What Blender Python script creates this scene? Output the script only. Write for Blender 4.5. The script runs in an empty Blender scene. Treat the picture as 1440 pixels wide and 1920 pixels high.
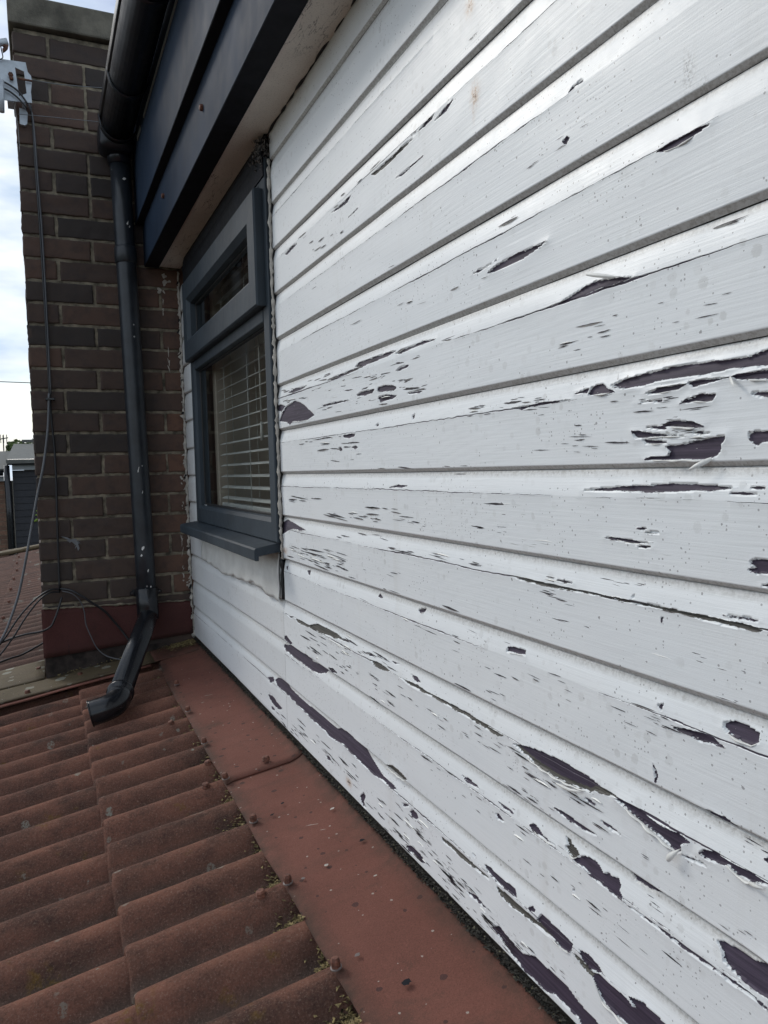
import bpy, bmesh, math, random
import numpy as np
from math import sin, cos, pi, radians

# ---------------------------------------------------------------- camera
scene = bpy.context.scene
YAW, PITCH, ROLL, FPX = radians(24.08), radians(-3.254), radians(-1.614), 1433.0
fwd = np.array([sin(YAW)*cos(PITCH), cos(YAW)*cos(PITCH), sin(PITCH)])
rt = np.array([cos(YAW), -sin(YAW), 0.0]); up = np.cross(rt, fwd)
r2 = cos(ROLL)*rt + sin(ROLL)*up; u2 = -sin(ROLL)*rt + cos(ROLL)*up
cam_d = bpy.data.cameras.new('camera'); cam = bpy.data.objects.new('camera', cam_d)
scene.collection.objects.link(cam); scene.camera = cam
from mathutils import Matrix, Vector
cam.matrix_world = Matrix(((r2[0], u2[0], -fwd[0], 0), (r2[1], u2[1], -fwd[1], 0), (r2[2], u2[2], -fwd[2], 0), (0, 0, 0, 1)))
cam_d.sensor_fit = 'HORIZONTAL'; cam_d.sensor_width = 36; cam_d.lens = 36*FPX/1440
cam_d.clip_start = 0.02; cam_d.clip_end = 3000

# ---------------------------------------------------------------- sky and sun
SUN_EL, SUN_AZ = radians(36), radians(-31)      # azimuth from +Y towards +X
world = bpy.data.worlds.new("World"); scene.world = world; world.use_nodes = True
wt = world.node_tree; wt.nodes.clear()
def wn(t, **k):
    n = wt.nodes.new(t)
    for a, b in k.items(): setattr(n, a, b)
    return n
sky = wn('ShaderNodeTexSky'); sky.sky_type = 'NISHITA'; sky.sun_disc = False
sky.sun_elevation = SUN_EL; sky.sun_rotation = SUN_AZ; sky.air_density = 1.0; sky.dust_density = 1.5; sky.ozone_density = 1.5
skm = wn('ShaderNodeVectorMath', operation='SCALE'); skm.inputs['Scale'].default_value = 0.07
wt.links.new(sky.outputs[0], skm.inputs[0])
tc = wn('ShaderNodeTexCoord'); mp = wn('ShaderNodeMapping'); mp.inputs['Scale'].default_value = (1.0, 1.0, 3.2)
mp.inputs['Location'].default_value = (0.35, 0.1, 0.63)
wt.links.new(tc.outputs['Generated'], mp.inputs[0])
cn = wn('ShaderNodeTexNoise'); cn.inputs['Scale'].default_value = 3.1; cn.inputs['Detail'].default_value = 9; cn.inputs['Roughness'].default_value = .56
wt.links.new(mp.outputs[0], cn.inputs['Vector'])
cr = wn('ShaderNodeValToRGB'); cr.color_ramp.elements[0].position = .37; cr.color_ramp.elements[1].position = .52
wt.links.new(cn.outputs[0], cr.inputs[0])
cn2 = wn('ShaderNodeTexNoise'); cn2.inputs['Scale'].default_value = 5.5; cn2.inputs['Detail'].default_value = 6
wt.links.new(mp.outputs[0], cn2.inputs['Vector'])
cr2 = wn('ShaderNodeValToRGB'); cr2.color_ramp.elements[0].position = .36; cr2.color_ramp.elements[0].color = (.30, .375, .48, 1)
cr2.color_ramp.elements[1].position = .58; cr2.color_ramp.elements[1].color = (.56, .59, .61, 1)
wt.links.new(cn2.outputs[0], cr2.inputs[0])
mx = wn('ShaderNodeMix', data_type='RGBA')
wt.links.new(cr.outputs[0], mx.inputs['Factor']); wt.links.new(skm.outputs[0], mx.inputs['A']); wt.links.new(cr2.outputs[0], mx.inputs['B'])
bg = wn('ShaderNodeBackground'); bg.inputs['Strength'].default_value = 1.0
wo = wn('ShaderNodeOutputWorld'); wt.links.new(mx.outputs['Result'], bg.inputs[0]); wt.links.new(bg.outputs[0], wo.inputs[0])
sd = bpy.data.lights.new('sun', 'SUN'); sd.energy = .72; sd.angle = radians(16); sd.color = (1, .96, .9)
sun = bpy.data.objects.new('sun', sd); scene.collection.objects.link(sun)
sdir = Vector((sin(SUN_AZ)*cos(SUN_EL), cos(SUN_AZ)*cos(SUN_EL), sin(SUN_EL)))
sun.rotation_euler = sdir.to_track_quat('Z', 'Y').to_euler()
vs = scene.view_settings; vs.view_transform = 'Standard'; vs.look = 'None'; vs.exposure = 0.93; vs.gamma = 1; vs.use_curve_mapping = False

# ---------------------------------------------------------------- measured data, metres / 0.1 mm on the wall
POLY=[(2.5,0,[(6630,1667),(6430,1707),(6187,1751),(6056,1764),(5899,1753),(5502,1678),(5666,1681),(5811,1673),(5963,1683),(6120,1674),(6282,1666),(6510,1660)]),
(2.5,0,[(5852,732),(5699,766),(5380,793),(5084,810),(4788,805),(4512,787),(4291,781),(4123,817),(4092,819),(4072,689),(4279,704),(4431,717),(4586,701),(4712,
695),(4944,708),(5190,707),(5404,683),(5635,679),(5735,703)]),(1.5,0,[(6168,670),(6130,754),(5961,765),(5884,702),(5779,665),(5982,669)]),(1,0,[(6369,708),
(6262,733),(6155,744),(6186,698)]),(1.5,0,[(5378,616),(5203,646),(4956,649),(4887,642),(4976,606),(5140,600),(5312,594)]),(1.5,0,[(4878,655),(4708,665),(4457,
650),(4579,629),(4744,618),(4820,604)]),(1.5,0,[(4423,653),(4257,660),(4069,667),(4068,582),(4240,607),(4388,625)]),(1.5,0,[(4967,484),(4878,514),(4745,538),
(4580,533),(4607,481),(4671,472),(4783,490),(4898,481)]),(0.8,0,[(5515,541),(5356,547),(5172,537),(5173,518),(5357,531)]),(1,0,[(4273,502),(4192,505),(4067,
487),(4067,455),(4192,472)]),(2,0,[(5164,307),(5080,340),(4979,341),(4822,315),(4709,274),(4822,271),(4979,288)]),(1,0,[(5370,304),(5271,309),(5164,294),(5081,
271),(5228,281)]),(1.5,0,[(5553,282),(5450,271),(5272,246),(5061,224),(4861,198),(5061,211),(5272,214),(5496,205),(5531,240)]),(1.2,0,[(5417,202),(5316,184),
(5187,175),(5082,155),(5230,152),(5383,160)]),(2.5,0,[(5134,126),(4960,135),(4766,164),(4636,180),(4484,187),(4484,158),(4528,124),(4537,68),(4582,26),(4673,3),
(4767,-4),(4902,5),(5063,6),(5385,13),(5296,37),(5104,39),(5083,85)]),(0.8,0,[(4273,196),(4208,207),(4067,201),(4067,125),(4145,122),(4184,97),(4224,112),(4265,
148)]),(0.8,0,[(4861,236),(4746,235),(4635,216),(4765,214)]),(0.8,0,[(7525,659),(7310,661),(6907,665),(6448,661),(6746,647),(7136,641),(7309,621)]),(2.2,0,
[(8001,2318),(7764,2363),(7502,2378),(7254,2378),(7019,2366),(6795,2356),(7020,2323),(7257,2294),(7541,2297),(7805,2291),(7962,2304)]),(0.8,0,[(8374,2386),
(8203,2409),(8079,2400),(7743,2420),(7918,2402),(8163,2378)]),(2.2,0,[(5203,2677),(5099,2689),(4921,2693),(4750,2693),(4606,2678),(4732,2660),(4863,2641),(4980,
2636),(5080,2645)]),(0.5,0,[(6516,3281),(6443,3297),(6401,3271),(6459,3224)]),(0.8,0,[(6406,3717),(6355,3750),(6273,3758),(6220,3762),(6181,3721),(6297,3738),
(6351,3722)]),(1.5,0,[(16968,1143),(16738,1287),(16378,1435),(15723,1493),(15364,1423),(15078,1343),(14751,1207),(14487,1098),(14881,1038),(15407,1037),(15898,
1070),(16164,1003),(16353,1082)]),(1.2,0,[(17139,1500),(16780,1510),(16445,1441),(16731,1346),(17080,1394)]),(1,0,[(12226,1278),(12064,1307),(11755,1305),
(11460,1289),(11536,1245),(11837,1231),(12149,1246)]),(1,0,[(11355,1249),(11316,1302),(11106,1313),(10773,1276),(10615,1226),(10713,1196),(10977,1210),(11251,
1224)]),(0.8,0,[(11326,1161),(10980,1155),(10623,1106),(10787,1067),(10986,1072),(11227,1061),(11329,1118)]),(1.5,0,[(10672,1745),(10463,1781),(10100,1777),
(9762,1787),(9349,1749),(9638,1742),(9972,1739),(10203,1728),(10505,1715)]),(1,0,[(10663,1480),(10502,1521),(10167,1515),(10228,1485),(10505,1468)]),(0.8,0,
[(14052,1237),(13650,1253),(13177,1243),(12562,1218),(13180,1211),(13751,1221)]),(1,0,[(16234,1714),(15740,1758),(14893,1729),(15224,1685),(15834,1681)]),(1,0,
[(13717,1693),(13340,1715),(12887,1724),(12136,1736),(11837,1770),(11467,1777),(11820,1723),(12284,1694),(12873,1674),(13420,1652)]),(1,0,[(12168,1815),(11557,
1818),(10990,1806),(10593,1793),(10903,1752),(11381,1736),(11976,1729),(12306,1758)]),(0.6,0,[(10251,1109),(10043,1114),(9761,1080),(9988,1075),(10222,1088)]),
(0.8,0,[(12961,616),(12612,623),(12361,623),(12406,573),(12703,556),(12920,576)]),(0.5,0,[(12546,392),(12377,414),(12258,373),(12382,355)]),(0.5,0,[(13225,401),
(13086,419),(13010,355),(13147,343)]),(0.5,0,[(11488,715),(11387,737),(11372,690),(11464,685)]),(0.5,0,[(10174,768),(10080,787),(10079,730),(10138,689)]),(0.8,
0,[(11020,-302),(10702,-260),(10354,-268),(10563,-300)]),(0.8,0,[(16119,4663),(15602,4700),(15182,4657),(15486,4632),(15929,4613)]),(0.8,0,[(13238,4643),(12613,
4637),(12238,4634),(12408,4565),(12878,4599)]),(0.8,1,[(11358,4669),(10943,4661),(10489,4655),(10066,4665),(9839,4637),(10128,4614),(10493,4597),(10880,4596),
(11221,4610)]),(0.8,0,[(9725,4672),(9455,4704),(9223,4716),(9291,4659),(9510,4651)]),(0.5,0,[(10512,4300),(10147,4295),(9584,4290),(9916,4277),(10269,4263)]),
(0.6,0,[(9228,4610),(8954,4661),(8719,4672),(8900,4604)]),(0.4,0,[(12387,4319),(11905,4336),(12143,4312)]),(2.5,0,[(6303,-286),(6142,-262),(5908,-246),(5615,
-231),(5342,-217),(5087,-203),(4847,-201),(4601,-214),(4371,-233),(4507,-247),(4779,-261),(5074,-278),(5286,-282),(5511,-281),(5752,-276),(6005,-283)]),(0.8,0,
[(4256,-228),(4193,-217),(4128,-229),(4205,-239)]),(0.5,0,[(4467,-277),(4332,-269),(4184,-277),(4313,-285)]),(1.2,0,[(5939,-739),(5849,-724),(5651,-727),(5463,
-739),(5283,-736),(5417,-755),(5603,-761),(5749,-746)]),(1,0,[(5382,-646),(5282,-630),(5163,-641),(5282,-656)]),(0.7,0,[(5496,-620),(5325,-603),(5415,-628)]),
(0.8,0,[(5509,-787),(5395,-771),(5283,-781),(5417,-794)]),(0.8,0,[(4250,-800),(4209,-779),(4067,-775),(4066,-880),(4177,-890),(4250,-888),(4274,-863),(4201,
-847),(4250,-821)]),(0.5,0,[(4169,-985),(4066,-956),(4066,-987)]),(0.8,1,[(7589,-1313),(7298,-1314),(6861,-1310),(6520,-1316),(6150,-1312),(5759,-1310),(5426,
-1302),(5182,-1306),(4952,-1309),(4681,-1303),(4570,-1314),(4326,-1303),(4137,-1327),(4161,-1342),(4359,-1347),(4534,-1352),(4718,-1345),(4952,-1331),(5202,
-1331),(5424,-1335),(5758,-1331),(6232,-1329),(6580,-1339),(6893,-1343),(7369,-1339)]),(0.8,0,[(4521,-1270),(4401,-1256),(4266,-1251),(4151,-1261),(4247,-1271),
(4398,-1277)]),(1.5,0,[(7767,-2243),(7722,-2192),(7578,-2163),(7360,-2160),(7346,-2213),(7633,-2241),(7707,-2252)]),(0.7,0,[(6728,-1253),(6593,-1239),(6427,
-1254),(6588,-1265)]),(1,0,[(5279,-2223),(5197,-2195),(5211,-2261),(5242,-2245)]),(2.2,0,[(4541,-2212),(4539,-2171),(4439,-2136),(4302,-2135),(4190,-2158),
(4190,-2206),(4180,-2223),(4247,-2268),(4349,-2262),(4482,-2245)]),(1,0,[(5063,-2371),(4960,-2349),(4859,-2337),(4723,-2318),(4629,-2319),(4556,-2364),(4501,
-2369),(4629,-2380),(4762,-2400),(4879,-2382),(4980,-2382)]),(0.5,0,[(5581,-1273),(5550,-1246),(5529,-1263),(5568,-1285)]),(0.5,0,[(5196,-1396),(5177,-1393),
(5192,-1443)]),(1.2,0,[(17076,-1431),(17079,-1266),(16992,-1159),(16686,-1092),(16254,-1141),(15776,-1200),(15266,-1256),(15800,-1289),(16188,-1274),(16576,
-1337),(16934,-1434)]),(0.8,0,[(16875,-2197),(16744,-2135),(16752,-2253)]),(1,0,[(15367,-2114),(15194,-2087),(15179,-2204),(15281,-2186)]),(1,0,[(11629,-2135),
(11579,-2081),(11450,-2128)]),(1.5,0,[(10151,-2118),(9884,-2064),(9945,-2125),(10101,-2173)]),(0.8,0,[(17170,-3274),(16674,-3296),(16347,-3263),(16609,-3335)]),
(1,1,[(16279,-3271),(15772,-3264),(15289,-3265),(14773,-3143),(14241,-3139),(13636,-3150),(13238,-3198),(13790,-3246),(14390,-3289),(15164,-3302),(15767,-3341),
(16083,-3345)]),(1.2,0,[(17348,-4134),(17241,-4072),(16617,-3983),(15962,-3969),(15467,-3942),(15260,-4037),(14671,-3993),(14243,-3968),(14405,-4083),(14735,
-4177),(15278,-4235),(15892,-4212),(16539,-4213),(17103,-4188)]),(0.8,0,[(17234,-3875),(17012,-3812),(16514,-3900),(16752,-3969),(17098,-3933)]),(0.8,0,[(14187,
-3923),(13877,-3866),(13637,-3915),(13936,-3957)]),(1.2,0,[(18138,-5138),(17965,-5041),(17366,-4947),(16873,-5041),(16060,-5074),(15221,-5060),(14555,-5058),
(13835,-5061),(13536,-4946),(13072,-4923),(12471,-4964),(12160,-5060),(11898,-5125),(11574,-5192),(11219,-5183),(11037,-5217),(11271,-5275),(11632,-5273),
(12014,-5303),(12497,-5298),(13012,-5275),(13565,-5251),(13959,-5306),(14320,-5341),(14473,-5286),(15139,-5298),(15854,-5271),(16432,-5250),(17343,-5220),
(17934,-5240)]),(0.6,0,[(18821,-5233),(18392,-5111),(18197,-5174),(18573,-5319)]),(0.8,1,[(12025,-3284),(11725,-3259),(11429,-3267),(11141,-3295),(11498,-3340),
(11795,-3347)]),(1,0,[(10438,-3174),(10246,-3165),(10097,-3219),(10253,-3236)]),(1,1,[(10871,-3303),(10548,-3290),(10185,-3270),(9890,-3288),(9612,-3287),(9143,
-3283),(8662,-3283),(8218,-3305),(7849,-3316),(7971,-3361),(8262,-3351),(8708,-3341),(9243,-3328),(9722,-3323),(10122,-3337),(10487,-3342)]),(0.6,0,[(11164,
-3120),(10883,-3113),(11051,-3144)]),(0.6,0,[(12144,-3203),(11810,-3184),(12003,-3225)]),(0.6,0,[(18956,-5683),(18449,-5610),(17981,-5664),(17533,-5711),(18001,
-5820),(18473,-5793)]),(0.6,0,[(18650,-5892),(18056,-5880),(18498,-5982)]),(2,2,[(11500,-4957),(11174,-4852),(10969,-4853),(10837,-4864),(10644,-4895),(10777,
-4952),(11043,-4953),(11321,-4963)]),(1.2,0,[(8931,-4201),(8722,-4186),(8443,-4207),(8616,-4240),(8803,-4237)]),(0.8,0,[(7997,-4205),(7856,-4205),(7658,-4218),
(7848,-4243)]),(0.6,0,[(8069,-4385),(7986,-4358),(7839,-4414),(8009,-4433)]),(0.5,0,[(14524,-5812),(14307,-5757),(14136,-5804),(14368,-5847)]),(0.8,0,[(12674,
-5956),(12495,-5807),(12399,-5849),(12491,-5983),(12373,-6057),(12558,-6082)]),(0.8,0,[(10577,-5384),(10479,-5307),(10324,-5309),(10285,-5362),(10361,-5417),
(10517,-5430)]),(0.6,0,[(10868,-5365),(10668,-5300),(10592,-5304),(10804,-5395)]),(0.8,0,[(10776,-6009),(10514,-5914),(10268,-5915),(10033,-5967),(10214,-6022),
(10458,-6023),(10648,-6038)]),(1.5,0,[(8371,-5189),(8225,-5168),(8013,-5181),(7660,-5165),(7604,-5256),(7758,-5256),(8040,-5284),(8294,-5245)]),(0.8,1,[(8083,
-5336),(7838,-5316),(7493,-5315),(7274,-5312),(6965,-5322),(6737,-5316),(6966,-5375),(7276,-5377),(7495,-5391),(7763,-5422),(8003,-5397)]),(0.8,0,[(8233,-5961),
(8018,-5830),(7897,-5856),(7700,-5881),(7511,-5894),(7252,-5775),(7113,-5778),(6877,-5761),(6622,-5767),(6470,-5811),(6322,-5833),(6179,-5836),(6096,-5856),
(6386,-6054),(6474,-5994),(6690,-6015),(6883,-5995),(7052,-6082),(7261,-6084),(7479,-6086),(7629,-6065),(7745,-6043),(7942,-5997),(8106,-5961)]),(0.5,0,[(9361,
-5780),(9233,-5796),(9150,-5868),(9263,-5885)]),(0.6,0,[(8675,-5181),(8591,-5171),(8612,-5216)]),(0.6,1,[(9525,-5331),(9287,-5314),(9035,-5313),(8699,-5307),
(8295,-5311),(8222,-5332),(8563,-5355),(8940,-5375),(9239,-5372),(9501,-5383)]),(0.6,0,[(8861,-5793),(8577,-5718),(8399,-5747),(8238,-5743),(8489,-5779),(8720,
-5801)]),(2.5,3,[(7637,-3352),(7504,-3316),(7288,-3282),(7018,-3256),(6729,-3239),(6482,-3251),(6250,-3253),(6052,-3282),(5815,-3287),(5944,-3332),(6051,-3345),
(6161,-3359),(6217,-3405),(6389,-3427),(6569,-3446),(6755,-3456),(7015,-3448),(7255,-3428),(7433,-3393)]),(2.5,0,[(5840,-3318),(5689,-3290),(5495,-3299),(5311,
-3331),(5135,-3331),(5008,-3309),(4886,-3336),(4988,-3406),(4979,-3466),(5031,-3498),(5158,-3474),(5312,-3433),(5496,-3391),(5640,-3363),(5764,-3342)]),(2,0,
[(4777,-3382),(4729,-3333),(4615,-3300),(4505,-3310),(4398,-3312),(4261,-3299),(4161,-3308),(4065,-3318),(4161,-3354),(4278,-3388),(4381,-3386),(4469,-3354),
(4596,-3384),(4729,-3407)]),(1,0,[(5010,-3502),(4887,-3477),(4768,-3461),(4668,-3467),(4807,-3494)]),(1,0,[(6844,-3818),(6638,-3802),(6427,-3813),(6225,-3813),
(6109,-3822),(6340,-3863),(6548,-3856),(6733,-3841)]),(1,0,[(6070,-3631),(5949,-3630),(5845,-3640),(5751,-3662),(5897,-3671)]),(0.7,0,[(6333,-3496),(6219,
-3489),(6130,-3506),(6248,-3519)]),(1.2,0,[(7325,-4221),(7248,-4169),(7158,-4183),(7044,-4236),(6811,-4249),(6939,-4265),(7107,-4267),(7248,-4251)]),(1.5,2,
[(6676,-4081),(6586,-4072),(6561,-4109),(6465,-4133),(6411,-4174),(6503,-4234),(6595,-4228),(6666,-4182),(6619,-4147)]),(1.5,0,[(6430,-4183),(6319,-4134),(6181,
-4118),(6091,-4149),(6041,-4189),(5971,-4144),(5927,-4162),(5829,-4134),(5781,-4181),(5796,-4240),(5742,-4266),(5753,-4304),(5856,-4315),(5987,-4308),(6178,
-4300),(6350,-4268),(6500,-4252)]),(2.5,0,[(4616,-4086),(4545,-4055),(4386,-4041),(4232,-4040),(4096,-3982),(4064,-3980),(4067,-4247),(4196,-4263),(4334,-4246),
(4442,-4223),(4526,-4205),(4547,-4136)]),(1,0,[(5753,-4313),(5556,-4315),(5322,-4310),(5101,-4314),(4893,-4310),(4734,-4312),(4545,-4309),(4400,-4299),(4245,
-4306),(4096,-4330),(4096,-4348),(4262,-4332),(4436,-4344),(4601,-4337),(4773,-4346),(4975,-4343),(5166,-4336),(5368,-4337)]),(0.5,0,[(7806,-5204),(7679,-5164),
(7623,-5255),(7719,-5259)]),(0.6,0,[(7374,-5252),(7302,-5195),(7240,-5199),(7256,-5248),(7345,-5267)]),(1.2,0,[(7203,-5295),(7126,-5195),(7008,-5191),(6840,
-5203),(6647,-5216),(6548,-5220),(6564,-5288),(6612,-5356),(6770,-5377),(6966,-5364),(7100,-5334)]),(1,0,[(6448,-5225),(6293,-5191),(6147,-5210),(6054,-5247),
(6141,-5290),(6283,-5329),(6385,-5291)]),(2.5,0,[(6255,-5360),(6113,-5292),(5924,-5288),(5717,-5286),(5594,-5333),(5668,-5246),(5482,-5191),(5340,-5203),(5158,
-5218),(5671,-5566),(5902,-5555),(6063,-5547),(6172,-5424)]),(0.6,0,[(5321,-2793),(5272,-2843),(5257,-2891),(5296,-2955),(5306,-2875)]),(0.5,0,[(6534,-4603),
(6497,-4575),(6498,-4614)]),(1.5,0,[(4824,-2989),(4669,-2970),(4503,-2959),(4362,-2995),(4468,-2995),(4595,-2995)]),(0.5,0,[(4141,-3153),(4106,-3120),(4100,
-3158)]),(0.5,1,[(6550,-5319),(6400,-5310),(6255,-5340),(6032,-5318),(5820,-5297),(5594,-5333),(5820,-5353),(6088,-5381),(6313,-5386)]),(0.8,0,[(5699,-3998),
(5504,-3980),(5273,-3977),(5159,-3972),(5412,-4043),(5600,-4049)])]
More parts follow.
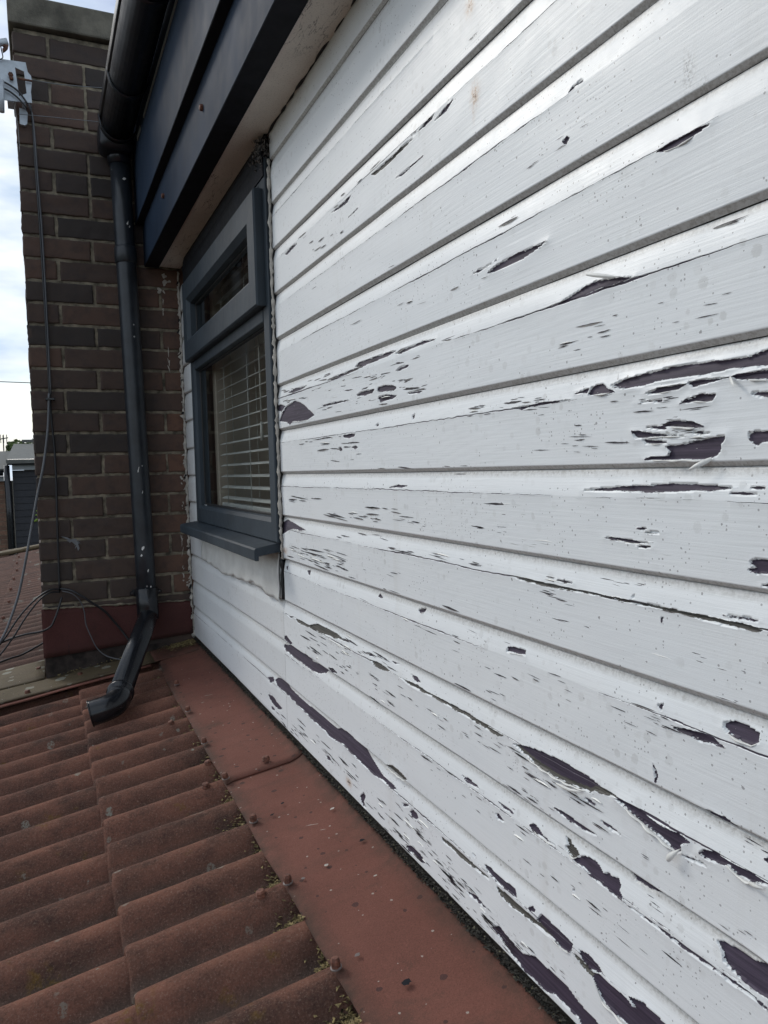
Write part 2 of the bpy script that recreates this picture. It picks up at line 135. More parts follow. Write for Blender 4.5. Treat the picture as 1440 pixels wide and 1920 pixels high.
SLIV=[(13210,4248,121,10),(14336,4434,222,12),(12710,4162,139,13),(13671,4166,263,18),(13986,4212,283,10),(14238,4266,80,10),(13777,4324,283,16),(12713,4149,
113,9),(8247,5174,75,7),(8154,5179,79,4),(6534,3224,119,4),(7079,3232,74,8),(6987,3242,71,5),(6534,3234,60,4),(4417,1855,26,5),(4446,1846,58,6),(4448,1861,61,
3),(4522,1864,100,11),(4456,1862,149,8),(11289,1927,383,19),(11583,1734,244,10),(13306,1798,385,6),(13421,1710,185,7),(13595,1682,122,8),(10557,1771,271,17),
(13664,1714,879,41),(12112,1734,198,8),(13723,1810,294,20),(12048,1628,199,13),(16646,1814,274,9),(14280,1777,338,16),(11491,1711,136,7),(12644,1705,220,14),
(16336,1755,373,19),(12385,1710,362,14),(11048,1717,246,8),(12342,1723,61,9),(16492,1790,184,15),(12171,1750,193,6),(11568,1774,287,11),(12144,1769,227,12),
(13746,1785,339,17),(15926,1772,155,8),(13057,1797,115,6),(16031,1649,427,8),(11845,1664,285,13),(14762,1812,242,8),(11984,1709,334,19),(12204,1569,359,13),
(16401,1562,285,11),(16133,1510,150,13),(15095,1487,191,9),(16181,1502,205,10),(16022,1535,555,18),(15275,1513,315,11),(15090,1489,346,7),(14313,1592,457,18),
(13521,1491,200,11),(12833,1596,99,11),(10852,1167,87,5),(11354,1366,121,11),(11399,1382,439,25),(12637,1276,375,6),(11670,1270,244,6),(11135,1021,295,16),
(10536,1138,264,4),(11832,1350,281,18),(9831,1111,258,12),(11669,1339,274,14),(11064,1116,296,19),(11502,1183,91,10),(10769,1218,162,11),(10470,1309,120,6),
(12856,1492,212,10),(12945,1263,274,7),(10652,1149,324,5),(12419,1276,256,14),(10143,1160,406,23),(10725,1182,120,8),(10367,1203,93,7),(12605,1395,319,19),
(11233,1324,344,9),(10488,1107,311,9),(11975,1293,111,11),(11538,1233,105,5),(12160,1212,216,8),(10539,1218,175,8),(10302,1278,93,9),(11545,1131,302,16),(9709,
1157,139,8),(10594,1177,169,8),(9944,1140,175,6),(9795,1118,143,10),(10267,1181,90,10),(12685,1237,201,10),(12277,1129,135,7),(12755,1152,359,13),(12626,1143,
110,5),(13609,1173,237,15),(13391,1221,74,7),(12589,1256,145,9),(13966,1253,164,6),(12581,1227,271,8),(12755,1202,231,5),(12322,1165,270,6),(13464,1278,190,10),
(13329,1333,296,11),(12563,1215,192,7),(12447,1191,197,11),(13486,1230,147,6),(14017,1211,563,8),(13885,1155,228,11),(13138,1061,271,8),(12223,263,212,10),
(13852,618,571,15),(12863,473,330,12),(12829,411,168,11),(12660,399,108,7),(13903,500,401,15),(13107,605,102,10),(14058,396,506,23),(13193,381,156,9),(13542,
608,73,8),(12759,399,323,12),(13415,396,370,15),(13975,524,371,12),(12446,467,434,21),(14259,608,652,6),(15038,600,154,8),(14757,582,210,10),(15349,559,287,14),
(14309,608,242,13),(13396,166,384,13),(12542,173,144,6),(10235,1593,119,5),(9878,1601,90,5),(10547,1588,107,7),(11201,1598,61,7),(10472,1577,337,12),(10339,
1623,94,10),(10694,1584,217,6),(10561,1596,111,9),(9971,1578,224,10),(10330,1631,99,10),(9001,1704,244,8),(8981,1680,108,10),(9043,1684,132,8),(9725,2312,207,
4),(8795,2310,131,9),(8214,746,110,9),(8050,630,101,8),(7508,712,83,5),(7740,683,54,4),(8379,728,180,14),(7639,731,68,6),(8385,684,117,10),(8332,746,69,7),
(8465,635,90,9),(8189,727,48,7),(11514,1494,220,10),(11737,1523,266,13),(11348,1513,356,8),(11416,1448,124,8),(11277,1466,123,8),(11065,1491,369,14),(11176,
1438,105,8),(11086,1455,98,10),(11307,1536,104,8),(11403,1461,436,15),(10223,1304,235,13),(10238,1286,161,6),(10729,1338,90,10),(10439,1322,224,9),(5853,1263,
37,5),(6446,1234,166,7),(6512,1240,101,8),(6323,1145,65,5),(5933,1259,86,9),(6122,1241,38,6),(6538,1217,84,6),(5905,1207,68,3),(5977,1324,88,5),(5901,1213,83,
5),(6572,1208,71,5),(6265,238,51,6),(6541,206,68,5),(6315,233,77,7),(6378,178,53,5),(6326,383,62,8),(6289,267,189,6),(6259,284,64,7),(7027,684,49,6),(6890,613,
125,4),(7354,764,81,5),(7514,724,209,17),(7238,700,94,9),(7475,716,164,10),(7489,756,88,9),(6984,704,122,9),(7012,726,74,6),(6876,670,108,8),(5158,467,54,3),
(4962,369,74,8),(5203,468,34,3),(4822,459,81,9),(4773,420,43,3),(5436,456,91,4),(4793,432,151,6),(4795,420,59,4),(5442,525,32,3),(5413,561,44,5),(5400,451,122,
10),(5037,261,22,3),(4883,347,41,3),(4756,159,26,5),(5083,358,42,3),(5004,245,23,3),(4763,180,87,10),(4749,260,23,3),(4862,231,52,4),(5007,305,44,7),(4863,248,
88,6),(4909,297,74,9),(4717,212,30,5),(5116,320,67,8),(4774,222,38,4),(16098,-547,271,10),(15635,-572,887,15),(15454,-631,392,15),(16189,-667,397,9),(14776,
-564,173,10),(15526,-576,279,16),(16187,-638,324,16),(16113,-620,494,25),(14478,-561,426,17),(12698,-854,84,7),(13464,-853,755,27),(12701,-788,184,14),(13773,
-880,628,14),(11588,-872,172,10),(12348,-854,361,18),(13621,-865,268,17),(12552,-769,253,11),(12165,-816,265,14),(13195,-908,537,11),(13520,-821,125,7),(11526,
-828,253,14),(11721,-756,439,20),(13721,-880,159,8),(11740,-828,114,10),(11544,-813,64,7),(12023,-801,165,11),(11671,-645,446,21),(10825,-636,194,8),(11192,
-641,195,11),(10778,-687,285,10),(11774,-643,400,19),(10245,-820,156,5),(10094,-802,197,14),(10411,-740,376,11),(9832,-848,84,5),(10540,-782,172,5),(10701,-804,
327,6),(10334,-819,75,4),(8335,-770,198,12),(8268,-783,91,8),(8257,-777,100,4),(7339,-459,102,7),(7575,-439,58,5),(7661,-463,125,8),(7844,-465,373,23),(7337,
-460,74,4),(16174,-1759,555,11),(14089,-1823,296,13),(13663,-1827,126,6),(14854,-1704,1028,35),(15522,-1757,316,9),(14813,-1628,1027,26),(14999,-1792,147,7),
(15683,-1979,124,10),(16067,-1669,533,10),(14648,-1874,264,16),(15313,-1845,253,9),(14390,-1929,719,20),(15653,-1774,196,9),(14781,-1858,204,9),(13204,-1729,
173,10),(15247,-1759,171,13),(15047,-1861,279,16),(15579,-1880,303,10),(13240,-1693,233,9),(14823,-1721,334,16),(14403,-1800,169,8),(13401,-1804,209,10),(13973,
-1875,207,6),(13504,-1699,499,12),(16446,-1913,415,20),(14312,-1726,464,11),(16095,-1743,264,8),(13220,-1664,337,10),(13332,-1761,272,13),(13495,-1905,130,6),
(13782,-1671,412,15),(15687,-1831,506,9),(16325,-1707,318,8),(15881,-1766,328,7),(15550,-1706,205,13),(14633,-1826,710,19),(13977,-1891,347,12),(14006,-1811,
209,14),(13992,-1855,249,7),(15625,-1828,552,8),(13512,-1628,877,12),(13309,-1818,427,13),(15424,-1658,371,16),(13119,-1680,198,13),(13081,-1834,320,17),(13235,
-1556,502,10),(14033,-1558,352,8),(13852,-1547,390,6),(10820,-1283,164,6),(10535,-1284,383,21),(10974,-1276,164,11),(10991,-1259,218,15),(11066,-1711,244,6),
(10913,-1654,235,12),(10711,-1632,92,5),(14853,-3296,368,14),(14452,-3369,384,17),(13822,-3237,160,7),(13417,-3287,210,8),(13194,-3429,197,12),(13329,-3449,183,
9),(13613,-3497,154,11),(13666,-3334,783,8),(14724,-3322,379,17),(12989,-3275,194,7),(15087,-3515,330,13),(13109,-3397,244,8),(13563,-3355,150,12),(15663,-3584,
279,9),(15179,-3426,582,22),(13174,-3414,365,17),(13145,-3323,160,12),(15388,-3762,171,14),(14368,-3486,338,12),(14709,-3564,175,13),(14871,-3510,221,11),
(13366,-3827,176,14),(12613,-3655,137,5),(13280,-3692,159,13),(14925,-3773,355,15),(14883,-3725,648,21),(12958,-3601,104,9),(14651,-3983,414,61),(14366,-3628,
179,7),(13436,-3734,176,15),(12915,-3761,66,7),(13639,-3738,86,7),(14829,-3867,126,13),(14305,-3630,310,8),(15109,-3727,176,9),(13901,-3889,361,10),(12609,
-3672,76,6),(13146,-3731,148,13),(12488,-3256,144,12),(13158,-3175,292,18),(12345,-3232,194,6),(11644,-3130,472,20),(11113,-3233,300,10),(13058,-3290,282,20),
(11365,-3145,295,5),(13345,-3187,250,10),(11698,-3162,66,5),(11631,-3157,208,5),(13067,-3089,206,10),(12912,-3153,501,22),(13153,-3161,277,7),(12120,-3190,145,
11),(11412,-3208,185,5),(11394,-3153,161,6),(11212,-3239,149,7),(11899,-3196,215,5),(12244,-3209,226,14),(11937,-3175,314,13),(11163,-3827,234,16),(11363,-3702,
232,5),(11278,-3881,62,6),(11857,-3939,343,22),(11206,-3807,250,7),(11498,-3882,152,9),(11768,-3736,100,9),(11173,-3660,324,18),(7837,-2802,69,7),(8033,-2918,
88,5),(8150,-2843,88,9),(8024,-2824,164,6),(16552,-5845,343,13),(16813,-6038,238,19),(17478,-6029,256,16),(17363,-6055,205,19),(16527,-5902,135,14),(17945,
-6115,219,13),(16057,-5582,497,26),(16046,-5700,325,23),(17455,-5858,386,24),(16453,-5992,248,14),(16751,-5963,193,16),(16247,-5877,248,12),(16092,-5852,186,
18),(16129,-5814,202,7),(17606,-5957,144,9),(17955,-5913,290,13),(8817,-2971,153,12),(8815,-2953,276,22),(7003,-934,177,14),(6914,-869,122,9),(6926,-851,214,
13),(7180,-918,106,9),(7517,-917,152,13),(7102,-883,189,13),(7360,-861,89,8),(7323,-855,79,8),(6905,-863,105,3),(7124,-893,62,8),(6762,-724,54,7),(6576,-694,
113,6),(7490,-721,50,5),(6386,-685,66,7),(6934,-735,146,14),(6721,-696,63,4),(6166,-707,72,5),(6948,-538,48,6),(6382,-585,88,8),(7190,-500,105,7),(6829,-522,
122,11),(6406,-534,274,5),(6726,-523,115,5),(7114,-526,185,4),(7333,-562,71,8),(6783,-531,146,5),(6882,-411,101,8),(7429,-456,94,10),(7025,-399,123,7),(7330,
-438,57,5),(7256,-438,43,4),(7103,-404,117,9),(5752,-460,167,6),(5482,-431,16,5),(5786,-412,48,3),(5730,-405,84,3),(5858,-427,96,4),(5728,-448,42,4),(5755,-406,
29,6),(5676,-406,89,7),(5694,-417,43,5),(5425,-608,44,6),(5730,-627,143,14),(5209,-592,105,4),(5857,-600,111,8),(5661,-619,49,4),(5197,-557,39,4),(5841,-574,62,
3),(5294,-587,109,5),(5611,-552,131,12),(5402,-568,69,7),(5304,-555,89,8),(5294,-563,177,10),(5638,-608,66,5),(5415,-669,37,3),(5475,-645,92,7),(5573,-668,54,
5),(5639,-683,46,4),(5157,-634,23,4),(5822,-661,112,8),(5581,-652,163,10),(5629,-672,74,8),(5598,-651,83,3),(5331,-658,117,10),(5479,-649,47,5),(5327,-651,29,
5),(5587,-756,36,5),(5231,-775,36,4),(5359,-797,25,4),(5367,-791,51,6),(5863,-777,91,7),(5360,-833,47,3),(5442,-765,55,7),(5311,-778,57,6),(5674,-775,104,6),
(5639,-767,86,6),(5318,-773,51,4),(5337,-795,58,4),(5560,-793,120,5),(5836,-777,28,4),(5189,-824,99,5),(5137,-827,75,9),(5353,-789,85,7),(5489,-760,82,7),(4897,
-552,59,6),(4724,-525,27,5),(4998,-540,104,5),(5065,-543,50,3),(4634,-528,29,3),(4600,-428,29,4),(4551,-428,45,3),(4622,-447,115,4),(4772,-445,68,8),(4618,-435,
31,3),(6742,-1249,102,4),(5507,-1155,63,3),(6449,-1209,94,8),(5665,-1158,44,6),(5915,-1193,159,9),(6080,-1256,47,5),(6229,-1282,89,4),(6643,-1268,114,9),(6620,
-1292,174,11),(5974,-1208,81,3),(5376,-1140,135,8),(6847,-1235,82,8),(5341,-1123,40,5),(5369,-1146,156,9),(6521,-1259,126,9),(5928,-1188,116,6),(6807,-1273,145,
12),(5945,-1153,107,7),(6780,-1330,153,3),(6652,-1247,107,7),(6009,-1414,198,16),(6902,-1397,92,8),(6435,-1472,13,4),(6792,-1412,63,6),(6101,-1465,123,7),(6798,
-1375,66,4),(6442,-1371,133,13),(5997,-1406,47,6),(5980,-1445,91,10),(5958,-1448,31,5),(6639,-1459,103,9),(6858,-1428,76,8),(5937,-1459,100,5),(6751,-1448,149,
6),(6104,-1414,133,10),(5952,-1436,168,11),(6916,-1418,127,9),(6073,-1478,52,7),(6107,-1498,142,4),(6501,-1492,93,4),(5854,-1327,138,5),(5563,-1320,48,4),(5476,
-1376,91,6),(5633,-1354,68,9),(5482,-1306,153,14),(5879,-1336,157,9),(5864,-1298,67,5),(5691,-1321,53,6),(6739,-1682,80,6),(6666,-1687,98,3),(6611,-1675,112,
10),(5373,-1732,38,3),(5265,-1725,69,4),(5315,-1769,33,6),(5206,-1759,142,11),(5246,-2364,18,5),(5288,-2317,29,3),(5283,-2344,64,5),(5347,-2370,79,3),(5167,
-2316,49,4),(5165,-2314,50,7),(5179,-2309,27,4),(5147,-2387,52,6),(5071,-2391,116,11),(4986,-2356,93,4),(5064,-2356,37,4),(5176,-2403,41,5),(4158,-1442,25,3),
(4319,-1443,92,6),(4267,-1419,37,5),(4280,-1446,37,3),(4397,-1972,69,8),(4386,-1948,20,5),(4508,-1962,81,4),(4398,-1962,17,3),(5164,-349,157,15),(6302,-359,124,
10),(5507,-347,53,6),(5250,-340,56,5),(5415,-340,80,8),(5439,-334,58,8),(5425,-349,45,3),(5650,-348,65,6),(5374,-336,78,9),(4706,-337,36,5),(6002,-341,45,5),
(5514,-340,94,10),(6033,-344,96,4),(4921,-349,35,6),(4517,-328,52,8),(6080,-349,206,5),(4531,-324,40,4),(5488,-347,130,11),(4720,-332,53,5),(5490,-338,20,3),
(4850,-351,63,8),(12922,-5709,272,14),(15782,-5780,300,21),(13435,-5769,86,7),(13430,-5601,222,12),(15208,-5724,162,12),(13144,-5743,279,20),(14955,-5546,192,
8),(12913,-5460,203,13),(15145,-5733,133,12),(14453,-5747,81,11),(12791,-5616,142,12),(15919,-5818,224,17),(14035,-5727,164,16),(13150,-5702,457,12),(14214,
-5702,223,17),(14383,-5692,278,6),(15305,-5786,286,10),(14108,-5804,166,13),(14576,-5745,272,7),(13917,-5729,338,13),(13735,-5748,78,10),(15862,-5885,530,7),
(14904,-5642,131,7),(13464,-5575,431,30),(14466,-5713,322,10),(14446,-5575,499,33),(11698,-5750,106,12),(10096,-5378,212,11),(10778,-5809,49,8),(10234,-5425,
142,10),(10625,-5644,168,7),(11789,-5914,118,14),(11444,-5793,184,7),(11688,-5930,207,20),(11011,-5443,165,12),(10674,-5541,128,11),(12211,-5943,287,13),(11341,
-5672,54,7),(10928,-5459,74,6),(11960,-5886,107,9),(10853,-5473,75,6),(10248,-5559,109,7),(10157,-5465,87,7),(10858,-5633,76,9),(10662,-5621,96,13),(10311,
-5551,76,11),(11181,-5959,109,11),(10607,-5605,278,15),(11582,-5636,192,14),(10534,-5440,159,11),(11724,-5740,137,9),(10162,-5531,52,6),(10291,-5597,286,20),
(10299,-5616,101,12),(11736,-5661,229,17),(10304,-5573,117,6),(10172,-5626,268,17),(11009,-5637,264,16),(10314,-6013,272,21),(11153,-5785,284,24),(10742,-5859,
59,5),(9752,-5672,156,10),(10219,-5746,128,8),(9981,-5948,109,13),(10104,-5960,91,9),(10965,-5924,146,12),(10510,-6118,143,16),(10124,-5833,116,11),(11101,
-5940,82,10),(10345,-5992,148,10),(10723,-5854,167,9),(10441,-5894,101,5),(10311,-5938,116,10),(10690,-5895,149,8),(10721,-5938,151,13),(10746,-6063,312,27),
(11509,-6071,166,15),(10724,-5859,138,15),(11074,-5916,241,16),(10910,-5944,192,19),(10542,-5951,71,6),(10979,-5910,220,19),(11203,-5780,145,7),(10254,-5990,
182,10),(11318,-6001,87,6),(10554,-6160,120,5),(10065,-5851,157,5),(9028,-5766,218,7),(8714,-5717,51,6),(8870,-5669,92,10),(9366,-5830,348,20),(9655,-5712,39,
7),(8580,-5753,49,8),(9730,-5808,115,14),(10189,-5853,99,10),(9282,-5811,190,17),(8913,-5673,113,9),(9391,-5816,212,20),(9230,-5834,44,7),(9923,-5602,110,11),
(8853,-5733,186,4),(9948,-5652,56,5),(8524,-5616,129,6),(8949,-5777,124,6),(9599,-5751,184,15),(9171,-5657,179,5),(9307,-5612,72,9),(9458,-5691,93,5),(9889,
-5744,128,13),(8687,-5692,150,13),(8854,-5707,77,10),(9332,-5924,99,5),(9041,-5846,181,19),(9319,-5543,120,13),(8951,-5896,110,12),(9697,-5771,126,8),(9049,
-5854,113,6),(9928,-5580,141,9),(9060,-5780,107,11),(9141,-5830,63,10),(8416,-5831,80,8),(9384,-6009,76,11),(9251,-5828,111,6),(8969,-5757,113,5),(9351,-5723,
65,10),(9092,-5929,174,5),(9025,-5711,37,6),(9451,-5783,102,6),(8290,-5896,139,16),(8622,-5952,69,8),(8320,-5941,70,11),(9251,-5768,117,7),(8356,-5925,115,9),
(9181,-5862,124,9),(8372,-5939,55,6),(8222,-5903,289,23),(9141,-6027,144,15),(9181,-5752,46,4),(9466,-5939,93,11),(8521,-6026,94,6),(8040,-5806,59,5),(9353,
-5811,118,13),(9376,-6079,85,8),(9618,-5942,67,6),(9229,-5869,205,10),(8189,-5813,85,6),(9331,-5879,62,7),(8811,-6012,50,7),(8195,-5958,106,8),(8249,-5737,65,
9),(7980,-5913,40,7),(8084,-5946,52,8),(8298,-5992,48,4),(7639,-5901,92,11),(8350,-5906,47,6),(8343,-5884,137,16),(7763,-5929,115,11),(8138,-6128,91,10),(7804,
-5992,164,15),(7593,-5854,63,8),(7854,-5910,107,9),(8171,-5875,178,10),(7889,-5971,115,6),(8455,-6064,94,6),(7779,-5879,141,8),(7874,-6045,103,9),(8061,-6108,
79,7),(8092,-5963,96,5),(12881,-5840,251,7),(13175,-5880,80,9),(13241,-5896,111,13),(7430,-3444,166,14),(7689,-3415,122,4),(7937,-3492,29,4),(7468,-3439,169,
12),(7980,-3481,114,5),(7514,-3405,50,6),(7896,-3435,85,7),(7602,-3407,146,10),(7789,-3928,105,6),(7728,-3990,123,5),(7766,-3992,102,48),(7457,-3969,76,5),
(7586,-3936,45,4),(7617,-3907,179,17),(6451,-3497,38,4),(6232,-3539,230,15),(7231,-3611,187,16),(6805,-3523,61,7),(7077,-3620,175,17),(7353,-3677,71,6),(6859,
-3572,76,9),(6488,-3525,118,12),(6406,-3587,32,6),(7695,-3671,86,7),(7383,-3553,78,10),(6117,-3449,74,8),(6424,-3579,139,10),(6888,-3562,127,12),(7194,-3591,
215,7),(7415,-3821,56,5),(7358,-3927,102,5),(6883,-3847,65,5),(7187,-3840,26,5),(7247,-3883,57,5),(7249,-3891,126,14),(7400,-3840,74,9),(7253,-3843,45,5),(7152,
-3854,48,5),(7063,-3918,46,4),(6107,-3719,83,5),(6053,-3703,131,10),(7491,-5765,92,4),(7459,-5750,72,8),(7519,-5830,44,9),(7740,-5920,75,6),(7672,-5745,44,4),
(7323,-5733,92,12),(7358,-5812,130,4),(7791,-5867,113,12),(7512,-5780,59,7),(7601,-5829,101,8),(6896,-5714,58,9),(6729,-5643,53,7),(6991,-5682,47,4),(6704,
-5690,42,4),(4517,-3902,53,5),(4273,-3815,35,4),(4653,-3974,23,3),(4337,-3844,40,3),(4275,-3818,39,4),(5427,-3712,53,7),(5414,-3731,38,5),(5434,-3732,32,4),
(21058,-6438,503,15),(25337,-6835,170,16),(23832,-6671,350,24),(25789,-6807,988,13),(23889,-6596,917,25),(25491,-6884,784,34),(22717,-6486,348,24),(24883,-6822,
183,12),(21420,-6488,236,9),(24279,-6644,191,15),(9903,4693,48,5),(12635,4779,157,14),(11847,4735,142,9),(9807,4693,76,9),(14807,4719,227,13),(11202,4753,353,
13),(14879,4722,366,11),(12949,4677,178,8),(14711,4639,196,5),(10527,4648,314,10),(6860,3275,23,3),(6557,3327,69,4),(6164,3295,72,3),(7553,2787,219,19),(5146,
2727,21,4),(7458,2812,50,5),(8938,2938,81,4),(9793,2983,295,9),(14258,3539,233,8),(10062,3007,247,10),(10698,3064,195,5),(9811,3013,262,6),(10413,2439,179,7),
(8054,2273,93,6),(10124,2408,124,11),(12181,2493,390,9),(8837,-101,204,9),(10002,-34,172,4),(8437,-65,77,5),(9268,-53,290,9),(10421,4,354,16),(11050,-66,165,
11),(9097,5,122,8),(11285,4,230,8),(11326,-50,109,5),(7879,-41,78,6),(8646,6,132,7),(4668,1167,111,6),(5758,1382,38,6),(4631,1255,68,5),(4469,1305,47,4),(5175,
1377,34,5),(5002,1180,44,3),(6138,1366,191,9),(5099,552,55,8),(5128,512,60,4),(5115,527,39,4),(5788,577,65,7),(5043,538,66,7),(7157,609,152,10),(6949,537,69,4),
(6465,542,28,4),(6138,164,134,6),(6074,141,52,4),(5114,251,19,4),(6347,114,60,4),(5752,185,167,12),(6955,154,163,6),(8781,-1226,80,6),(9493,-1231,83,5),(8423,
-1272,159,6),(13346,-1256,219,14),(11327,-1149,276,7),(9444,-1250,191,6),(8431,-1259,205,12),(10313,-1262,190,11),(9319,-1224,259,8),(13044,-1214,347,14),(9315,
-1303,93,10),(9442,-1262,372,7),(7410,-1316,80,7),(9509,-1219,190,8),(7391,-1319,104,9),(8425,-1237,109,8),(11679,-1100,306,7),(12270,-1124,334,16),(12113,
-1733,116,7),(10381,-2053,141,7),(12724,-1941,289,11),(9270,-2065,170,11),(7756,-2145,91,4),(11628,-2062,383,7),(10030,-2080,81,8),(9098,-1933,306,21),(8562,
-2156,152,4),(10936,-1953,360,7),(11300,-1956,103,8),(10537,-2336,169,11),(8984,-2292,114,10),(8941,-2369,119,9),(12213,-2276,365,5),(10100,-2359,200,8),(7881,
-2573,167,14),(8973,-2499,145,5),(8161,-2544,93,7),(9807,-2370,423,12),(8446,-3391,112,8),(9444,-3692,173,11),(8784,-3575,104,6),(10796,-3453,190,8),(13848,
-3630,361,16),(10693,-3564,183,7),(15579,-3584,570,26),(10221,-3595,87,6),(14882,-3727,421,13),(11959,-3528,231,6),(9786,-3544,180,7),(11745,-3565,186,10),
(11853,-3541,362,9),(8044,-3559,178,9),(9641,-3571,132,12),(9327,-3539,90,9),(8238,-3579,117,7),(8420,-3576,44,8),(9453,-3594,105,4),(8735,-3599,57,9),(8433,
-3483,121,12),(13045,-3637,228,9),(11808,-3665,181,12),(10457,-3548,117,13),(14945,-3755,278,12),(7415,-537,205,12),(5393,-729,60,5),(7187,-767,175,7),(4719,
-739,54,5),(7706,-588,82,7),(6903,-810,155,7),(6325,-765,161,11),(7765,-740,141,5),(5651,-692,147,12),(4875,-786,52,5),(7355,-698,121,12),(6812,-611,52,6),
(4102,-739,34,5),(7836,-811,67,4),(4981,-791,118,4),(5540,-760,104,6),(4464,-749,25,4),(4192,-754,60,4),(4590,-767,21,3),(7593,-801,185,8),(4130,-1116,41,4),
(4482,-1072,58,8),(4323,-1179,16,3),(4834,-1166,31,3),(4213,-1135,25,3),(4270,-1149,45,4),(4510,-1143,84,5),(5774,-1163,83,5),(4531,-1112,31,4),(4796,-1647,45,
6),(4314,-1689,23,3),(4526,-1722,44,3),(5743,-1649,228,17),(4759,-1709,40,5),(6188,-1677,93,7),(5132,-1641,79,4),(4720,-1667,37,4),(5238,-1683,29,3),(5299,
-1681,58,3),(7137,-2447,69,8),(5444,-2286,148,10),(6546,-2421,74,5),(7558,-2530,91,9),(5334,-2503,71,6),(5804,-2400,86,7),(7177,-2416,146,5),(5270,-2395,35,5),
(5720,-2402,55,6),(5610,-2503,91,5),(5751,-2452,23,4),(6546,-2526,57,4),(6785,-2302,123,7),(6662,-2351,75,5),(6542,-4166,132,6),(7462,-4324,162,14),(5397,-4095,
46,5),(6729,-4221,64,4),(6238,-4189,45,4),(5323,-4135,63,6),(5281,-4170,78,3),(7663,-4166,37,6),(5463,-4662,59,4),(6155,-4644,107,8),(7075,-4703,50,7),(6848,
-4630,82,10),(5731,-4731,121,4),(5735,-4595,84,4),(6521,-4553,43,5),(6396,-4458,28,5),(6188,-4590,111,14),(5099,-4516,116,12),(5028,-4478,20,5),(6000,-4538,40,
8),(6469,-4649,66,9),(7371,-4684,101,7),(4638,-3056,29,3),(5364,-3076,24,4),(4301,-3088,47,4),(4582,-2993,39,5),(4260,-3064,84,6),(4130,-3092,52,7),(4864,-3057,
69,6),(8475,-4524,75,8),(8844,-4464,71,8),(9563,-4340,88,7),(9782,-4434,56,6),(7540,-4471,111,13),(7445,-4374,68,9),(9929,-4316,254,16),(10037,-4329,130,11),
(9227,-4283,120,11),(8447,-4338,95,8),(20073,-6118,253,20),(19657,-6132,359,26),(20097,-6220,104,14),(19490,-5832,124,15)]
